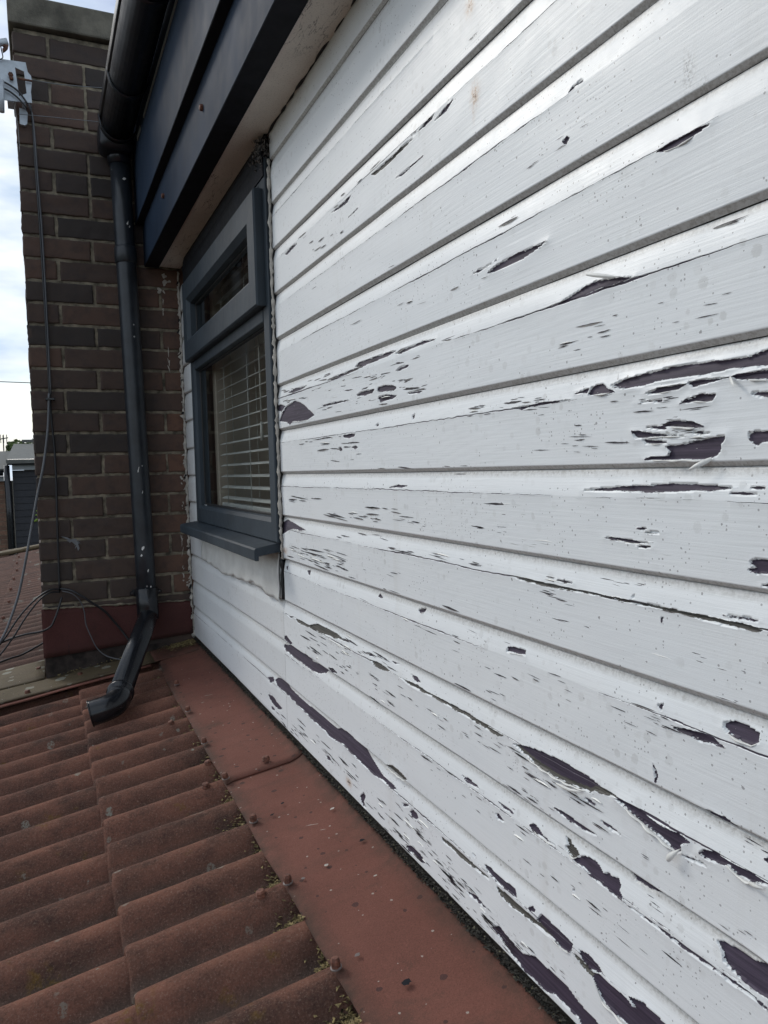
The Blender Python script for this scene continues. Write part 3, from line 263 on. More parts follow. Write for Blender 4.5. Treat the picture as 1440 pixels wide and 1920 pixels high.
LN={'twin_a':[(0.0297,2.908,1.2652),(0.0342,2.908,1.1884),(0.0362,2.908,1.0292),(0.0399,2.908,0.8331),(0.0418,2.908,0.5624),(0.042,2.908,0.2884),(0.0443,2.908,
0.1963),(0.0491,2.908,0.048),(0.0442,2.908,-0.1946),(0.0414,2.908,-0.3979)],'twin_b':[(0.022,2.908,1.2745),(0.033,2.908,1.2323),(0.0374,2.908,1.1535),(0.0404,
2.908,1.0119),(0.045,2.908,0.8336),(0.046,2.908,0.5445),(0.0454,2.908,0.2884)],'drop':[(0.0403,2.9,0.2912),(0.0314,2.895,0.1771),(0.0116,2.89,0.0486),(-0.0181,
2.89,-0.079),(-0.0527,2.88,-0.2419),(-0.086,2.87,-0.3847),(-0.1162,2.86,-0.4715),(-0.1431,2.85,-0.5304),(-0.2015,2.82,-0.6157),(-0.2835,2.8,-0.7405)],
'loop_a':[(0.0415,2.9,-0.3911),(0.0123,2.89,-0.389),(-0.0224,2.88,-0.4049),(-0.066,2.88,-0.4433),(-0.1009,2.87,-0.484),(-0.1391,2.86,-0.5382),(-0.2024,2.84,
-0.6112),(-0.2496,2.8,-0.6752)],'loop_b':[(0.0411,2.9,-0.4005),(0.0067,2.885,-0.399),(-0.0283,2.88,-0.4229),(-0.071,2.88,-0.476),(-0.1064,2.87,-0.5293),
(-0.1461,2.86,-0.5811),(-0.204,2.84,-0.6415)],'loop_c':[(0.047,2.9,-0.42),(0.0348,2.89,-0.455),(0.021,2.88,-0.4896),(0.006,2.88,-0.5161),(-0.0233,2.87,-0.5277),
(-0.0703,2.87,-0.5316),(-0.1118,2.87,-0.5397),(-0.1526,2.86,-0.5512),(-0.2162,2.84,-0.5735)],'thick':[(0.045,2.9,-0.3896),(0.0754,2.88,-0.3953),(0.1088,2.87,
-0.4159),(0.1425,2.87,-0.4438),(0.1825,2.88,-0.478),(0.2121,2.89,-0.5175),(0.2395,2.89,-0.5574),(0.2677,2.88,-0.6037)],'thin':[(0.0481,2.9,-0.3974),(0.08,2.88,
-0.407),(0.1048,2.88,-0.4359),(0.117,2.88,-0.4751),(0.1202,2.88,-0.5192),(0.134,2.88,-0.5628),(0.1532,2.88,-0.6092),(0.1833,2.87,-0.6397),(0.2306,2.84,-0.6528),
(0.2601,2.83,-0.6602)],'low':[(0.0044,3.2,-0.621),(-0.0424,3.1,-0.6242),(-0.0959,3.05,-0.639),(-0.1377,3.0,-0.6383),(-0.2239,2.9,-0.6456)],'tie_a':[(-0.0097,
2.885,1.2176),(0.0822,2.885,1.2234),(0.1836,2.885,1.2286),(0.2565,2.885,1.2327)],'tie_b':[(0.0255,2.885,1.3381),(0.0877,2.885,1.3368),(0.1379,2.885,1.3385),
(0.283,2.885,1.351)],'hang':[(-0.0219,2.87,1.2541),(-0.0162,2.87,1.2085),(-0.0119,2.87,1.1659),(-0.0109,2.87,1.0881)],'plate':[(-0.1243,2.86,1.3806),(-0.0548,
2.86,1.3769),(0.0214,2.86,1.3791),(0.0264,2.86,1.3491),(0.0355,2.86,1.3386),(0.0379,2.86,1.3218),(0.0329,2.86,1.2864),(0.0344,2.86,1.2504),(-0.0139,2.86,
1.2476),(-0.0614,2.86,1.2465),(-0.1311,2.86,1.2484)],'hole':[(-0.0116,2.86,1.3576),(0.0151,2.86,1.3488),(0.0197,2.86,1.279),(-0.0034,2.86,1.2665)],
'tab':[(-0.0054,2.9,1.2455),(0.0124,2.9,1.2432),(0.02,2.9,1.2321),(0.0166,2.9,1.1965),(0.0097,2.9,1.1902),(-0.0064,2.9,1.193)],'clamp':[(-0.0989,2.84,1.4023),
(-0.0296,2.84,1.4259)],'clampb':[(-0.0431,2.84,1.4064),(-0.0335,2.84,1.4117),(-0.0406,2.84,1.3951),(-0.0454,2.84,1.3925)],'rod':[(-0.0544,2.82,1.2906),(-0.0579,
2.82,1.1892)],'bolt':[(-0.0038,2.85,1.3185),(0.0378,2.85,1.3172)],'boltb':[(-0.0255,2.85,1.3265),(-0.0232,2.85,1.3099)],'curl':[(-0.0582,2.85,1.4557),(-0.0486,
2.85,1.3985),(-0.0466,2.85,1.3769),(-0.0579,2.85,1.3681)],'curl2':[(-0.0738,2.85,1.301),(-0.0427,2.85,1.298),(-0.0043,2.85,1.2756),(0.0211,2.85,1.2404)],
'curl3':[(-0.0747,2.85,1.2839),(-0.0407,2.85,1.2762),(-0.01,2.85,1.2575),(0.0173,2.85,1.2277)],'clip':[(0.0367,2.9,0.2857),(0.0537,2.9,0.2859)],
'tie_c':[(-0.0083,2.89,1.1833),(-0.0107,2.89,1.0695)],'sprig':[(0.0025,3.3,-0.1651),(-0.0096,3.3,-0.137),(-0.0205,3.3,-0.1638),(0.0007,3.3,-0.1228)],
'capthing':[(0.3076,3.0,1.6565),(0.339,3.0,1.6631)]}

# ---------------------------------------------------------------- helpers
COL = scene.collection
RN = random.Random(11); NP = np.random.RandomState(4)
def link(o, parent=None):
    COL.objects.link(o)
    if parent is not None: o.parent = parent
    return o
def mesh_obj(name, verts, faces, mat, parent=None, smooth=False, mats=None, mat_idx=None):
    me = bpy.data.meshes.new(name)
    me.from_pydata([tuple(map(float, v)) for v in verts], [], [tuple(f) for f in faces]); me.update()
    for m in (mats or [mat]): me.materials.append(m)
    if mat_idx is not None: me.polygons.foreach_set('material_index', np.array(mat_idx, np.int32))
    if smooth: me.polygons.foreach_set('use_smooth', np.ones(len(me.polygons), bool))
    return link(bpy.data.objects.new(name, me), parent)
def bm_obj(name, bm, mat, parent=None, smooth=False, bevel=0, segs=2):
    if bevel: bmesh.ops.bevel(bm, geom=[e for e in bm.edges], offset=bevel, segments=segs, affect='EDGES', profile=.5)
    me = bpy.data.meshes.new(name); bm.to_mesh(me); bm.free(); me.materials.append(mat)
    if smooth: me.polygons.foreach_set('use_smooth', np.ones(len(me.polygons), bool))
    return link(bpy.data.objects.new(name, me), parent)
def box(bm, x0, x1, y0, y1, z0, z1):
    v = [bm.verts.new(p) for p in ((x0,y0,z0),(x1,y0,z0),(x1,y1,z0),(x0,y1,z0),(x0,y0,z1),(x1,y0,z1),(x1,y1,z1),(x0,y1,z1))]
    for f in ((3,2,1,0),(4,5,6,7),(0,1,5,4),(1,2,6,5),(2,3,7,6),(3,0,4,7)): bm.faces.new([v[i] for i in f])
def B(name, mat, parent, *boxes, bevel=0.0):
    bm = bmesh.new()
    for b in boxes: box(bm, *b)
    return bm_obj(name, bm, mat, parent, bevel=bevel)
def thing(name, label, cat, loc=(0,0,0), group=None):
    o = bpy.data.objects.new(name, None); o.empty_display_size = .1; COL.objects.link(o)
    # the meshes are modelled in scene coordinates, so the base point is only stored on the empty
    o['label'] = label; o['category'] = cat
    if group: o['group'] = group
    return o
def tag(o, label, cat, group=None):
    o['label'] = label; o['category'] = cat
    if group: o['group'] = group
    return o
def struct(o): o['kind'] = 'structure'; return o
def extrude_y(name, prof, y0, y1, mat, parent, smooth=False, closed=True, ny=1):
    n = len(prof); V = []; F = []
    for j in range(ny+1):
        y = y0 + (y1-y0)*j/ny
        V += [(p[0], y, p[1]) for p in prof]
    m = n if closed else n-1
    for j in range(ny):
        for i in range(m): F.append((j*n+i, j*n+(i+1) % n, (j+1)*n+(i+1) % n, (j+1)*n+i))
    if closed: F += [tuple(range(n))[::-1], tuple(ny*n+i for i in range(n))]
    return mesh_obj(name, V, F, mat, parent, smooth)
def ring(name, y0, y1, z0, z1, prof, mat, parent):
    # cross section (inset, x) swept round a rectangle with mitred corners
    V = []; F = []; n = len(prof)
    for (yy, zz, sy, sz) in ((y0, z0, 1, 1), (y1, z0, -1, 1), (y1, z1, -1, -1), (y0, z1, 1, -1)):
        for d, x in prof: V.append((x, yy+sy*d, zz+sz*d))
    for c in range(4):
        c2 = (c+1) % 4
        for i in range(n-1): F.append((c*n+i, c2*n+i, c2*n+i+1, c*n+i+1))
    return mesh_obj(name, V, F, mat, parent)
def catmull(P, k=6):
    P = [np.array(p, float) for p in P]
    if len(P) < 3: return P
    Q = [2*P[0]-P[1]] + P + [2*P[-1]-P[-2]]; out = []
    for i in range(1, len(Q)-2):
        a, b, c, d = Q[i-1], Q[i], Q[i+1], Q[i+2]
        for s in range(k):
            t = s/k; out.append(.5*((2*b)+(-a+c)*t+(2*a-5*b+4*c-d)*t*t+(-a+3*b-3*c+d)*t**3))
    out.append(P[-1]); return out
def tube(name, P, r, mat, parent=None, seg=12, k=6, smooth=True, jit=0):
    P = catmull(P, k) if k else [np.array(p, float) for p in P]
    n = len(P); V = []; F = []; ref = np.array([.13, .9, .41])
    for i, p in enumerate(P):
        t = P[min(i+1, n-1)]-P[max(i-1, 0)]; t /= np.linalg.norm(t)+1e-12
        a = np.cross(t, ref); a /= np.linalg.norm(a); b = np.cross(t, a)
        rr = (r[i] if isinstance(r, (list, np.ndarray)) else r)
        for s in range(seg):
            an = 2*pi*s/seg; q = rr*(1+(NP.uniform(-jit, jit) if jit else 0))
            V.append(p+a*q*cos(an)+b*q*sin(an))
    for i in range(n-1):
        for s in range(seg): F.append((i*seg+s, i*seg+(s+1) % seg, (i+1)*seg+(s+1) % seg, (i+1)*seg+s))
    F += [tuple(range(seg))[::-1], tuple((n-1)*seg+s for s in range(seg))]
    return mesh_obj(name, V, F, mat, parent, smooth)

# ---------------------------------------------------------------- materials
def newmat(name):
    m = bpy.data.materials.new(name); m.use_nodes = True; nt = m.node_tree; nt.nodes.clear()
    out = nt.nodes.new('ShaderNodeOutputMaterial'); bs = nt.nodes.new('ShaderNodeBsdfPrincipled')
    nt.links.new(bs.outputs[0], out.inputs[0]); return m, nt, bs
class NT:
    def __init__(s, nt): s.nt = nt; s.geo = nt.nodes.new('ShaderNodeNewGeometry')
    def pos(s, scale=(1, 1, 1), loc=(0, 0, 0)):
        m = s.nt.nodes.new('ShaderNodeMapping'); m.inputs['Scale'].default_value = scale; m.inputs['Location'].default_value = loc
        s.nt.links.new(s.geo.outputs['Position'], m.inputs[0]); return m.outputs[0]
    def noise(s, scale=1, detail=4, rough=.5, vec=None, dist=0):
        n = s.nt.nodes.new('ShaderNodeTexNoise'); n.inputs['Scale'].default_value = scale; n.inputs['Detail'].default_value = detail
        n.inputs['Roughness'].default_value = rough; n.inputs['Distortion'].default_value = dist
        s.nt.links.new(vec if vec else s.pos(), n.inputs['Vector']); return n.outputs[0]
    def vor(s, scale=1, vec=None, out='Distance', rand=1):
        n = s.nt.nodes.new('ShaderNodeTexVoronoi'); n.inputs['Scale'].default_value = scale; n.inputs['Randomness'].default_value = rand
        s.nt.links.new(vec if vec else s.pos(), n.inputs['Vector']); return n.outputs[out]
    def vor2(s, scale, ax, loc=(0, 0), warp=0):
        # flat cells on the plane of the surface: ax picks the two axes
        sp = s.nt.nodes.new('ShaderNodeSeparateXYZ'); cb = s.nt.nodes.new('ShaderNodeCombineXYZ'); src = s.geo.outputs['Position']
        if warp:
            nn = s.nt.nodes.new('ShaderNodeTexNoise'); nn.inputs['Scale'].default_value = scale*6; s.link(src, nn.inputs['Vector'])
            sc = s.nt.nodes.new('ShaderNodeVectorMath'); sc.operation = 'MULTIPLY_ADD'; s.link(nn.outputs['Color'], sc.inputs[0]); sc.inputs[1].default_value = (warp,)*3; s.link(src, sc.inputs[2]); src = sc.outputs[0]
        s.nt.links.new(src, sp.inputs[0]); s.nt.links.new(sp.outputs[ax[0]], cb.inputs[0]); s.nt.links.new(sp.outputs[ax[1]], cb.inputs[1]); cb.inputs[2].default_value = loc[0]
        n = s.nt.nodes.new('ShaderNodeTexVoronoi'); n.voronoi_dimensions = '2D'; n.inputs['Scale'].default_value = scale
        s.nt.links.new(cb.outputs[0], n.inputs['Vector']); c = s.nt.nodes.new('ShaderNodeSeparateColor'); s.nt.links.new(n.outputs['Color'], c.inputs[0])
        return n.outputs['Distance'], c.outputs[0], c.outputs[1], c.outputs[2]
    def ramp(s, f, a, b, ca=(0, 0, 0, 1), cb=(1, 1, 1, 1)):
        n = s.nt.nodes.new('ShaderNodeMapRange'); n.inputs[1].default_value = a; n.inputs[2].default_value = b; n.clamp = True
        s.link(f, n.inputs[0]); return n.outputs[0]
    def math(s, op, a, b=None, c=None):
        n = s.nt.nodes.new('ShaderNodeMath'); n.operation = op
        for i, v in enumerate((a, b, c)):
            if v is not None: s.link(v, n.inputs[i])
        return n.outputs[0]
    def mix(s, f, a, b):
        n = s.nt.nodes.new('ShaderNodeMix'); n.data_type = 'RGBA'
        s.link(f, n.inputs['Factor']); s.link(a, n.inputs['A']); s.link(b, n.inputs['B']); return n.outputs['Result']
    def link(s, v, inp):
        if isinstance(v, (int, float)): inp.default_value = v
        elif isinstance(v, tuple): inp.default_value = v if len(v) == 4 else (*v, 1)
        else: s.nt.links.new(v, inp)
    def attr(s, name, out='Fac'):
        n = s.nt.nodes.new('ShaderNodeAttribute'); n.attribute_name = name; return n.outputs[out]
    def bump(s, h, strength=.5, dist=.001, normal=None):
        n = s.nt.nodes.new('ShaderNodeBump'); n.inputs['Strength'].default_value = strength; n.inputs['Distance'].default_value = dist
        s.link(h, n.inputs['Height'])
        if normal: s.link(normal, n.inputs['Normal'])
        return n.outputs[0]
    def sepx(s, i):
        n = s.nt.nodes.new('ShaderNodeSeparateXYZ'); s.nt.links.new(s.geo.outputs['Position'], n.inputs[0]); return n.outputs[i]
def simple(name, col, rough=.5, spots=None, bump=0, bscale=60, var=.12, vscale=6, metallic=0, spec=.5):
    m, nt, bs = newmat(name); N = NT(nt)
    f = N.noise(vscale, 5, .6); dark = tuple(c*(1-var*1.6) for c in col); lite = tuple(min(1, c*(1+var)) for c in col)
    c = N.mix(N.ramp(f, .35, .65), dark, lite)
    if spots:
        sc, th, sp = spots
        v = N.vor(sc, N.pos()); vc = N.nt.nodes.new('ShaderNodeSeparateColor'); N.link(N.vor(sc, N.pos(), 'Color'), vc.inputs[0])
        on = N.math('MULTIPLY', N.math('LESS_THAN', v, th), N.math('GREATER_THAN', vc.outputs[0], .6))
        c = N.mix(on, c, sp)
    N.link(c, bs.inputs['Base Color']); N.link(N.ramp(N.noise(vscale*3, 3), 0, 1), bs.inputs['Roughness'])
    rr = N.math('MULTIPLY_ADD', N.noise(vscale*4, 4), .25, rough-.12); N.link(rr, bs.inputs['Roughness'])
    bs.inputs['Metallic'].default_value = metallic; bs.inputs['Specular IOR Level'].default_value = spec
    if bump: N.link(N.bump(N.noise(bscale, 5, .65), .6, bump), bs.inputs['Normal'])
    return m

def paint_mat():
    m, nt, bs = newmat('peeling_white_gloss_paint'); N = NT(nt)
    peel = N.attr('peel'); wood = N.attr('wood'); grime_shade = N.attr('grime_shade'); rust = N.attr('rust')
    rag = N.math('ADD', N.math('MULTIPLY', N.math('SUBTRACT', N.noise(120, 4, .6, N.pos((1, .35, 1))), .5), .0060),
                 N.math('MULTIPLY', N.math('SUBTRACT', N.noise(600, 3, .6, N.pos((1, .4, 1))), .5), .0018))
    sdv = N.math('ADD', peel, rag)
    bare = N.math('MAXIMUM', N.ramp(sdv, .00012, -.00012), N.ramp(N.math('ADD', N.attr('crack'), N.math('MULTIPLY', N.math('SUBTRACT', N.noise(500, 3, .6, N.pos((1, .3, 1))), .5), .0005)), .00006, -.00006))
    # white paint
    big = N.noise(3.0, 4, .55, N.pos((1, .6, 2.5)))
    grain = N.noise(1.0, 5, .6, N.pos((300, 9, 420)))
    c = N.mix(N.ramp(big, .3, .7), (.775, .80, .81), (.825, .84, .84))
    c = N.mix(N.math('MULTIPLY', N.ramp(grain, .52, .75), .10), c, (.5, .5, .5))
    # mildew dots, grouped
    d, c0, c1, c2 = N.vor2(75, (1, 2), warp=.004)
    zone = N.ramp(N.noise(5.5, 3, .6, N.pos((1, 1.2, 1.6), (3, 1, 2))), .47, .60)
    d1 = N.math('MULTIPLY', N.ramp(N.math('SUBTRACT', N.math('MULTIPLY', c1, .42), d), -.04, .06), N.math('GREATER_THAN', c0, .45))
    c = N.mix(N.math('MULTIPLY', N.math('MULTIPLY', N.math('MULTIPLY', d1, zone), c2), .28), c, (.35, .34, .31))
    d, c0, c1, c2 = N.vor2(230, (1, 2))
    zone2 = N.ramp(N.noise(7.5, 4, .6, N.pos((1, 1.2, 1.6), (9, 4, 2))), .50, .62)
    d2 = N.math('MULTIPLY', N.math('LESS_THAN', d, N.math('MULTIPLY', c1, .26)), N.math('GREATER_THAN', N.math('ADD', c0, N.math('MULTIPLY', zone2, .25)), .98))
    c = N.mix(N.math('MULTIPLY', d2, .55), c, (.13, .12, .12))
    d, c0, c1, c2 = N.vor2(46, (1, 2), warp=.003)
    d3 = N.math('MULTIPLY', N.math('LESS_THAN', d, N.math('MULTIPLY', c1, .07)), N.math('GREATER_THAN', c0, .8))
    c = N.mix(N.math('MULTIPLY', d3, .65), c, (.14, .13, .13))
    mild = N.math('MULTIPLY', N.attr('mildew'), N.ramp(N.noise(330, 4, .7), .47, .56)); c = N.mix(N.math('MULTIPLY', mild, .6), c, (.2, .2, .2))
    run = N.math('MULTIPLY', N.ramp(N.noise(1.0, 4, .6, N.pos((3, 26, 2.2))), .60, .80), .16); c = N.mix(run, c, (.50, .46, .38))
    # grime speckles under the laps; flat tint is dirt plus shade painted on lip undersides
    gs = N.math('MULTIPLY', grime_shade, N.ramp(N.noise(260, 4, .7), .44, .60))
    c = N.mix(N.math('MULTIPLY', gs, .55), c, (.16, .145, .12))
    c = N.mix(N.math('MULTIPLY', grime_shade, .55), c, (.40, .37, .325))
    rs = N.math('MULTIPLY', rust, N.ramp(N.noise(220, 4, .7), .3, .62))
    c = N.mix(rs, c, (.42, .19, .03)); c = N.mix(N.ramp(rs, .62, .85), c, (.10, .04, .015))
    # bare primer and grey wood
    pb = N.mix(N.ramp(N.noise(1.0, 5, .6, N.pos((40, 9, 330))), .35, .68), (.026, .018, .034), (.068, .050, .080))
    chips = N.math('GREATER_THAN', N.noise(330, 3, .6, N.pos((1, .5, 1))), .735)
    pb = N.mix(chips, pb, (.55, .55, .53))
    wd = N.mix(N.ramp(N.noise(1.0, 5, .65, N.pos((60, 12, 900))), .35, .65), (.028, .025, .022), (.13, .122, .105))
    pb = N.mix(N.ramp(wood, .4, .6), pb, wd)
    col = N.mix(bare, c, pb); N.link(col, bs.inputs['Base Color'])
    r = N.math('MULTIPLY_ADD', N.noise(40, 4, .6), .16, .34); r = N.math('MULTIPLY_ADD', bare, .22, r); N.link(r, bs.inputs['Roughness'])
    bs.inputs['Specular IOR Level'].default_value = .45
    # brush and grain relief; contour rings
    wv = nt.nodes.new('ShaderNodeTexWave'); wv.wave_type = 'RINGS'; wv.rings_direction = 'X'
    wv.inputs['Scale'].default_value = 34; wv.inputs['Distortion'].default_value = 5; wv.inputs['Detail'].default_value = 3; wv.inputs['Detail Scale'].default_value = .7
    N.link(N.pos((1, .28, 1), (.0, .0, .35)), wv.inputs['Vector'])
    ringz = N.ramp(N.noise(4.0, 2, .5, N.pos((1, 1, 1.5), (7, 2, 5))), .48, .62)
    h = N.math('ADD', N.math('MULTIPLY', grain, .9), N.math('MULTIPLY', N.math('MULTIPLY', wv.outputs['Fac'], ringz), .16))
    h = N.math('ADD', h, N.math('MULTIPLY', N.noise(700, 3, .6), .30))
    h = N.math('ADD', h, N.math('MULTIPLY', N.ramp(sdv, -.0004, .0006), 1.6))
    N.link(N.bump(h, .6, .00050), bs.inputs['Normal'])
    return m
M_paint = paint_mat()
M_bare = simple('bare_primer_in_cracks', (.035, .028, .036), .7, var=.4, vscale=200)
M_flake = simple('curled_paint_flake', (.70, .70, .67), .45, var=.08, vscale=60)
M_trimW = simple('white_mastic', (.47, .44, .39), .6, bump=.002, bscale=120, var=.18, vscale=60)
M_flap = simple('white_lining_sheet', (.66, .66, .63), .55, bump=.003, bscale=45, var=.07, vscale=14)

def brick_mat(name='soot_dark_brick', red=0.0):
    m, nt, bs = newmat(name); N = NT(nt); a = N.attr('tone')
    c = N.mix(a, (.037, .029, .026), (.105, .060, .043))
    if red: c = N.mix(a, (.15, .085, .06), (.27, .15, .10))
    else:
        c = N.mix(N.ramp(N.sepx(0), .36, .46), c, N.mix(a, (.090, .055, .042), (.17, .085, .055)))
        up = N.ramp(N.sepx(2), 1.0, -.4); c = N.mix(N.math('MULTIPLY', up, .25), c, (.085, .065, .05))
    n = N.noise(30, 6, .65); c = N.mix(N.math('MULTIPLY', N.ramp(n, .45, .75), .55), c, (.028, .025, .027))
    wv = N.math('GREATER_THAN', N.noise(260, 3, .6), .77); c = N.mix(N.math('MULTIPLY', wv, .5), c, (.35, .33, .3))
    N.link(c, bs.inputs['Base Color']); bs.inputs['Roughness'].default_value = .82
    N.link(N.bump(N.math('ADD', N.noise(300, 5, .7), N.noise(60, 4, .6)), .6, .0022), bs.inputs['Normal'])
    return m
M_brick = brick_mat(); M_brickred = brick_mat('pale_red_brick', 1)
M_mortar = simple('mortar', (.22, .19, .14), .95, bump=.004, bscale=220, var=.42, vscale=25)
M_conc = simple('weathered_concrete', (.14, .13, .105), .9, bump=.004, bscale=160, var=.3, vscale=12)

def roof_mat(name='painted_fibre_cement_roof', old=0):
    m, nt, bs = newmat(name); N = NT(nt)
    c = N.mix(N.ramp(N.noise(7, 6, .65), .34, .66), (.075, .046, .037), (.205, .094, .067))
    c = N.mix(N.math('MULTIPLY', N.ramp(N.noise(160, 5, .7), .42, .68), .55), c, (.05, .034, .03))
    crest = N.attr('crest')
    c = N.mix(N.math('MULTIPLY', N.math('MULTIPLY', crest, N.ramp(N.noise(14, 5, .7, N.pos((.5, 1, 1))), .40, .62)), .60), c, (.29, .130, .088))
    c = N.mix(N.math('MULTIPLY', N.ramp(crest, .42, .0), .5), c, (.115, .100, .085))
    # orange rubbed chips
    chip = N.ramp(N.noise(23, 4, .7, N.pos((1, 1, 1), (5, 3, 1))), .70, .735); c = N.mix(N.math('MULTIPLY', chip, crest), c, (.40, .15, .085))
    # moss, yellow
    ym = N.math('MULTIPLY', N.ramp(N.noise(11, 3, .6, N.pos((1, 1, 1), (1, 9, 4))), .63, .70), N.ramp(N.noise(70, 4, .7), .44, .60))
    c = N.mix(N.math('MULTIPLY', ym, .6), c, (.19, .115, .022))
    if old: c = N.mix(.62, c, (.105, .080, .070))
    gr = N.noise(330, 4, .8); c = N.mix(N.math('MULTIPLY', N.ramp(gr, .54, .68), .6), c, (.30, .21, .165)); c = N.mix(N.math('MULTIPLY', N.ramp(gr, .45, .30), .6), c, (.022, .016, .015))
    # pale lichen rosettes
    for sc_, th_, r_ in ((7.0, .50, .20), (19, .70, .20)):
        d, c0, c1, c2 = N.vor2(sc_, (0, 1), warp=.10/sc_)
        lich = N.math('MULTIPLY', N.ramp(N.math('SUBTRACT', N.math('MULTIPLY', c1, r_), d), 0, .03), N.math('GREATER_THAN', c0, th_))
        lich = N.math('MULTIPLY', lich, N.ramp(N.noise(190, 4, .75), .44, .53))
        c = N.mix(N.math('MULTIPLY', lich, N.math('MULTIPLY_ADD', c2, .5, .4)), c, (.27, .265, .22))
    N.link(c, bs.inputs['Base Color']); bs.inputs['Roughness'].default_value = .92; bs.inputs['Specular IOR Level'].default_value = .12
    N.link(N.bump(N.math('ADD', N.noise(300, 5, .8), N.math('MULTIPLY', N.noise(60, 4, .6), .8)), .8, .0034), bs.inputs['Normal'])
    return m
M_roof = roof_mat(); M_roofold = roof_mat('faded_fibre_cement_roof', 1)
def flash_mat(name, ca, cb, dirt):
    m, nt, bs = newmat(name); N = NT(nt)
    c = N.mix(N.ramp(N.noise(6, 6, .62), .34, .66), ca, cb)
    c = N.mix(N.math('MULTIPLY', N.ramp(N.noise(420, 4, .8), .45, .66), .55), c, tuple(x*.55 for x in ca))
    c = N.mix(N.math('MULTIPLY', N.ramp(N.noise(9, 5, .7, N.pos((1, 1, 1), (2, 7, 1))), .56, .70), .5), c, dirt)
    c = N.mix(N.math('MULTIPLY', N.ramp(N.noise(300, 4, .8), .56, .72), .45), c, tuple(min(1, x*1.7) for x in cb))
    d, c0, c1, c2 = N.vor2(24, (0, 1), warp=.006)
    dk = N.math('MULTIPLY', N.math('LESS_THAN', d, N.math('MULTIPLY', c1, .13)), N.math('GREATER_THAN', c0, .45))
    c = N.mix(N.math('MULTIPLY', dk, .7), c, (.045, .028, .028))
    d, c0, c1, c2 = N.vor2(60, (0, 1), warp=.003)
    wt_ = N.math('MULTIPLY', N.math('LESS_THAN', d, N.math('MULTIPLY', c1, .13)), N.math('GREATER_THAN', c0, .90))
    c = N.mix(N.math('MULTIPLY', wt_, .7), c, (.45, .41, .36))
    if name.startswith('grey'):
        d, c0, c1, c2 = N.vor2(16, (0, 1), warp=.012)
        wt_ = N.math('MULTIPLY', N.math('LESS_THAN', d, N.math('MULTIPLY', c1, .34)), N.math('GREATER_THAN', c0, .5)); c = N.mix(N.math('MULTIPLY', wt_, .6), c, (.30, .30, .25))
    # dirty strip along the outer edge
    ed = N.attr('edge'); c = N.mix(N.math('MULTIPLY', ed, N.ramp(N.noise(22, 5, .7), .25, .6)), c, tuple(x*.8 for x in dirt))
    st = N.ramp(N.noise(1.0, 5, .65, N.pos((4, 22, 4))), .52, .72); c = N.mix(N.math('MULTIPLY', st, .30), c, dirt)
    N.link(c, bs.inputs['Base Color']); bs.inputs['Roughness'].default_value = .78; bs.inputs['Specular IOR Level'].default_value = .2
    N.link(N.bump(N.math('ADD', N.noise(900, 4, .7), N.math('MULTIPLY', N.noise(40, 3, .5), .9)), .7, .0018), bs.inputs['Normal'])
    return m
M_flash = flash_mat('red_brown_roof_paint', (.160, .064, .047), (.205, .084, .062), (.070, .046, .034))
M_upst = flash_mat('dark_red_lead_paint', (.088, .034, .031), (.110, .044, .040), (.055, .03, .026))
M_cap = flash_mat('grey_green_verge_paint', (.098, .074, .042), (.128, .098, .058), (.070, .050, .033))
M_felt = simple('black_felt_base', (.040, .030, .026), .95, bump=.006, bscale=200, var=.4, vscale=30)
M_black = simple('black_gloss_plastic', (.010, .011, .014), .22, var=.2, vscale=30, spots=(30, .06, (.35, .35, .35)))
M_pipe = simple('black_satin_plastic', (.020, .024, .030), .36, var=.2, vscale=20, bump=.0004, bscale=40, spots=(24, .07, (.4, .4, .4)))
M_gut = simple('black_gutter_plastic', (.010, .012, .018), .34, var=.2, vscale=8)
M_fas = simple('anthracite_fascia', (.026, .040, .066), .66, var=.15, vscale=5, bump=.0005, bscale=22, spec=.06)
M_frame = simple('anthracite_window_foil', (.038, .050, .062), .55, var=.10, vscale=9, bump=.00015, bscale=900, spec=.25)
M_head = simple('black_trim_and_underside_shade', (.008, .009, .013), .7, var=.3, vscale=20, spec=.2)  # head trim black, also used as painted shade under the fascias
M_seal = simple('black_rubber_seal', (.010, .010, .011), .6)
def soffit_mat():
    m, nt, bs = newmat('stained_cream_soffit'); N = NT(nt)
    c = N.mix(N.ramp(N.noise(5, 5, .6), .35, .65), (.60, .56, .50), (.72, .68, .61))
    sp = N.ramp(N.noise(330, 4, .75), .56, .66); c = N.mix(N.math('MULTIPLY', sp, .55), c, (.12, .105, .09))
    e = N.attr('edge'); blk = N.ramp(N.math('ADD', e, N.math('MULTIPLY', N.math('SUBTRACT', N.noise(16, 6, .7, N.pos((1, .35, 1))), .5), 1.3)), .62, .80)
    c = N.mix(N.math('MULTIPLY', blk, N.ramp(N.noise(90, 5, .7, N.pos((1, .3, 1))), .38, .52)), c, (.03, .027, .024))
    ck = N.math('LESS_THAN', N.math('ABSOLUTE', N.math('SUBTRACT', N.noise(9, 5, .6, N.pos((3, .5, 1))), .5)), .006)
    c = N.mix(N.math('MULTIPLY', N.math('MULTIPLY', ck, N.ramp(N.noise(3.5, 3), .52, .6)), .6), c, (.05, .045, .04))
    N.link(c, bs.inputs['Base Color']); bs.inputs['Roughness'].default_value = .75
    N.link(N.bump(N.noise(200, 5, .7), .5, .001), bs.inputs['Normal']); return m
M_soff = soffit_mat()
M_slat = simple('white_blind_slat', (.60, .60, .56), .4, var=.10)
M_cord = simple('blind_cord', (.55, .55, .5), .8)
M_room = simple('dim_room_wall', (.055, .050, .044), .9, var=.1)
M_rev = simple('cream_window_reveal', (.50, .44, .36), .8, var=.08)
M_curt = simple('grey_curtain', (.08, .078, .075), .9, var=.15)
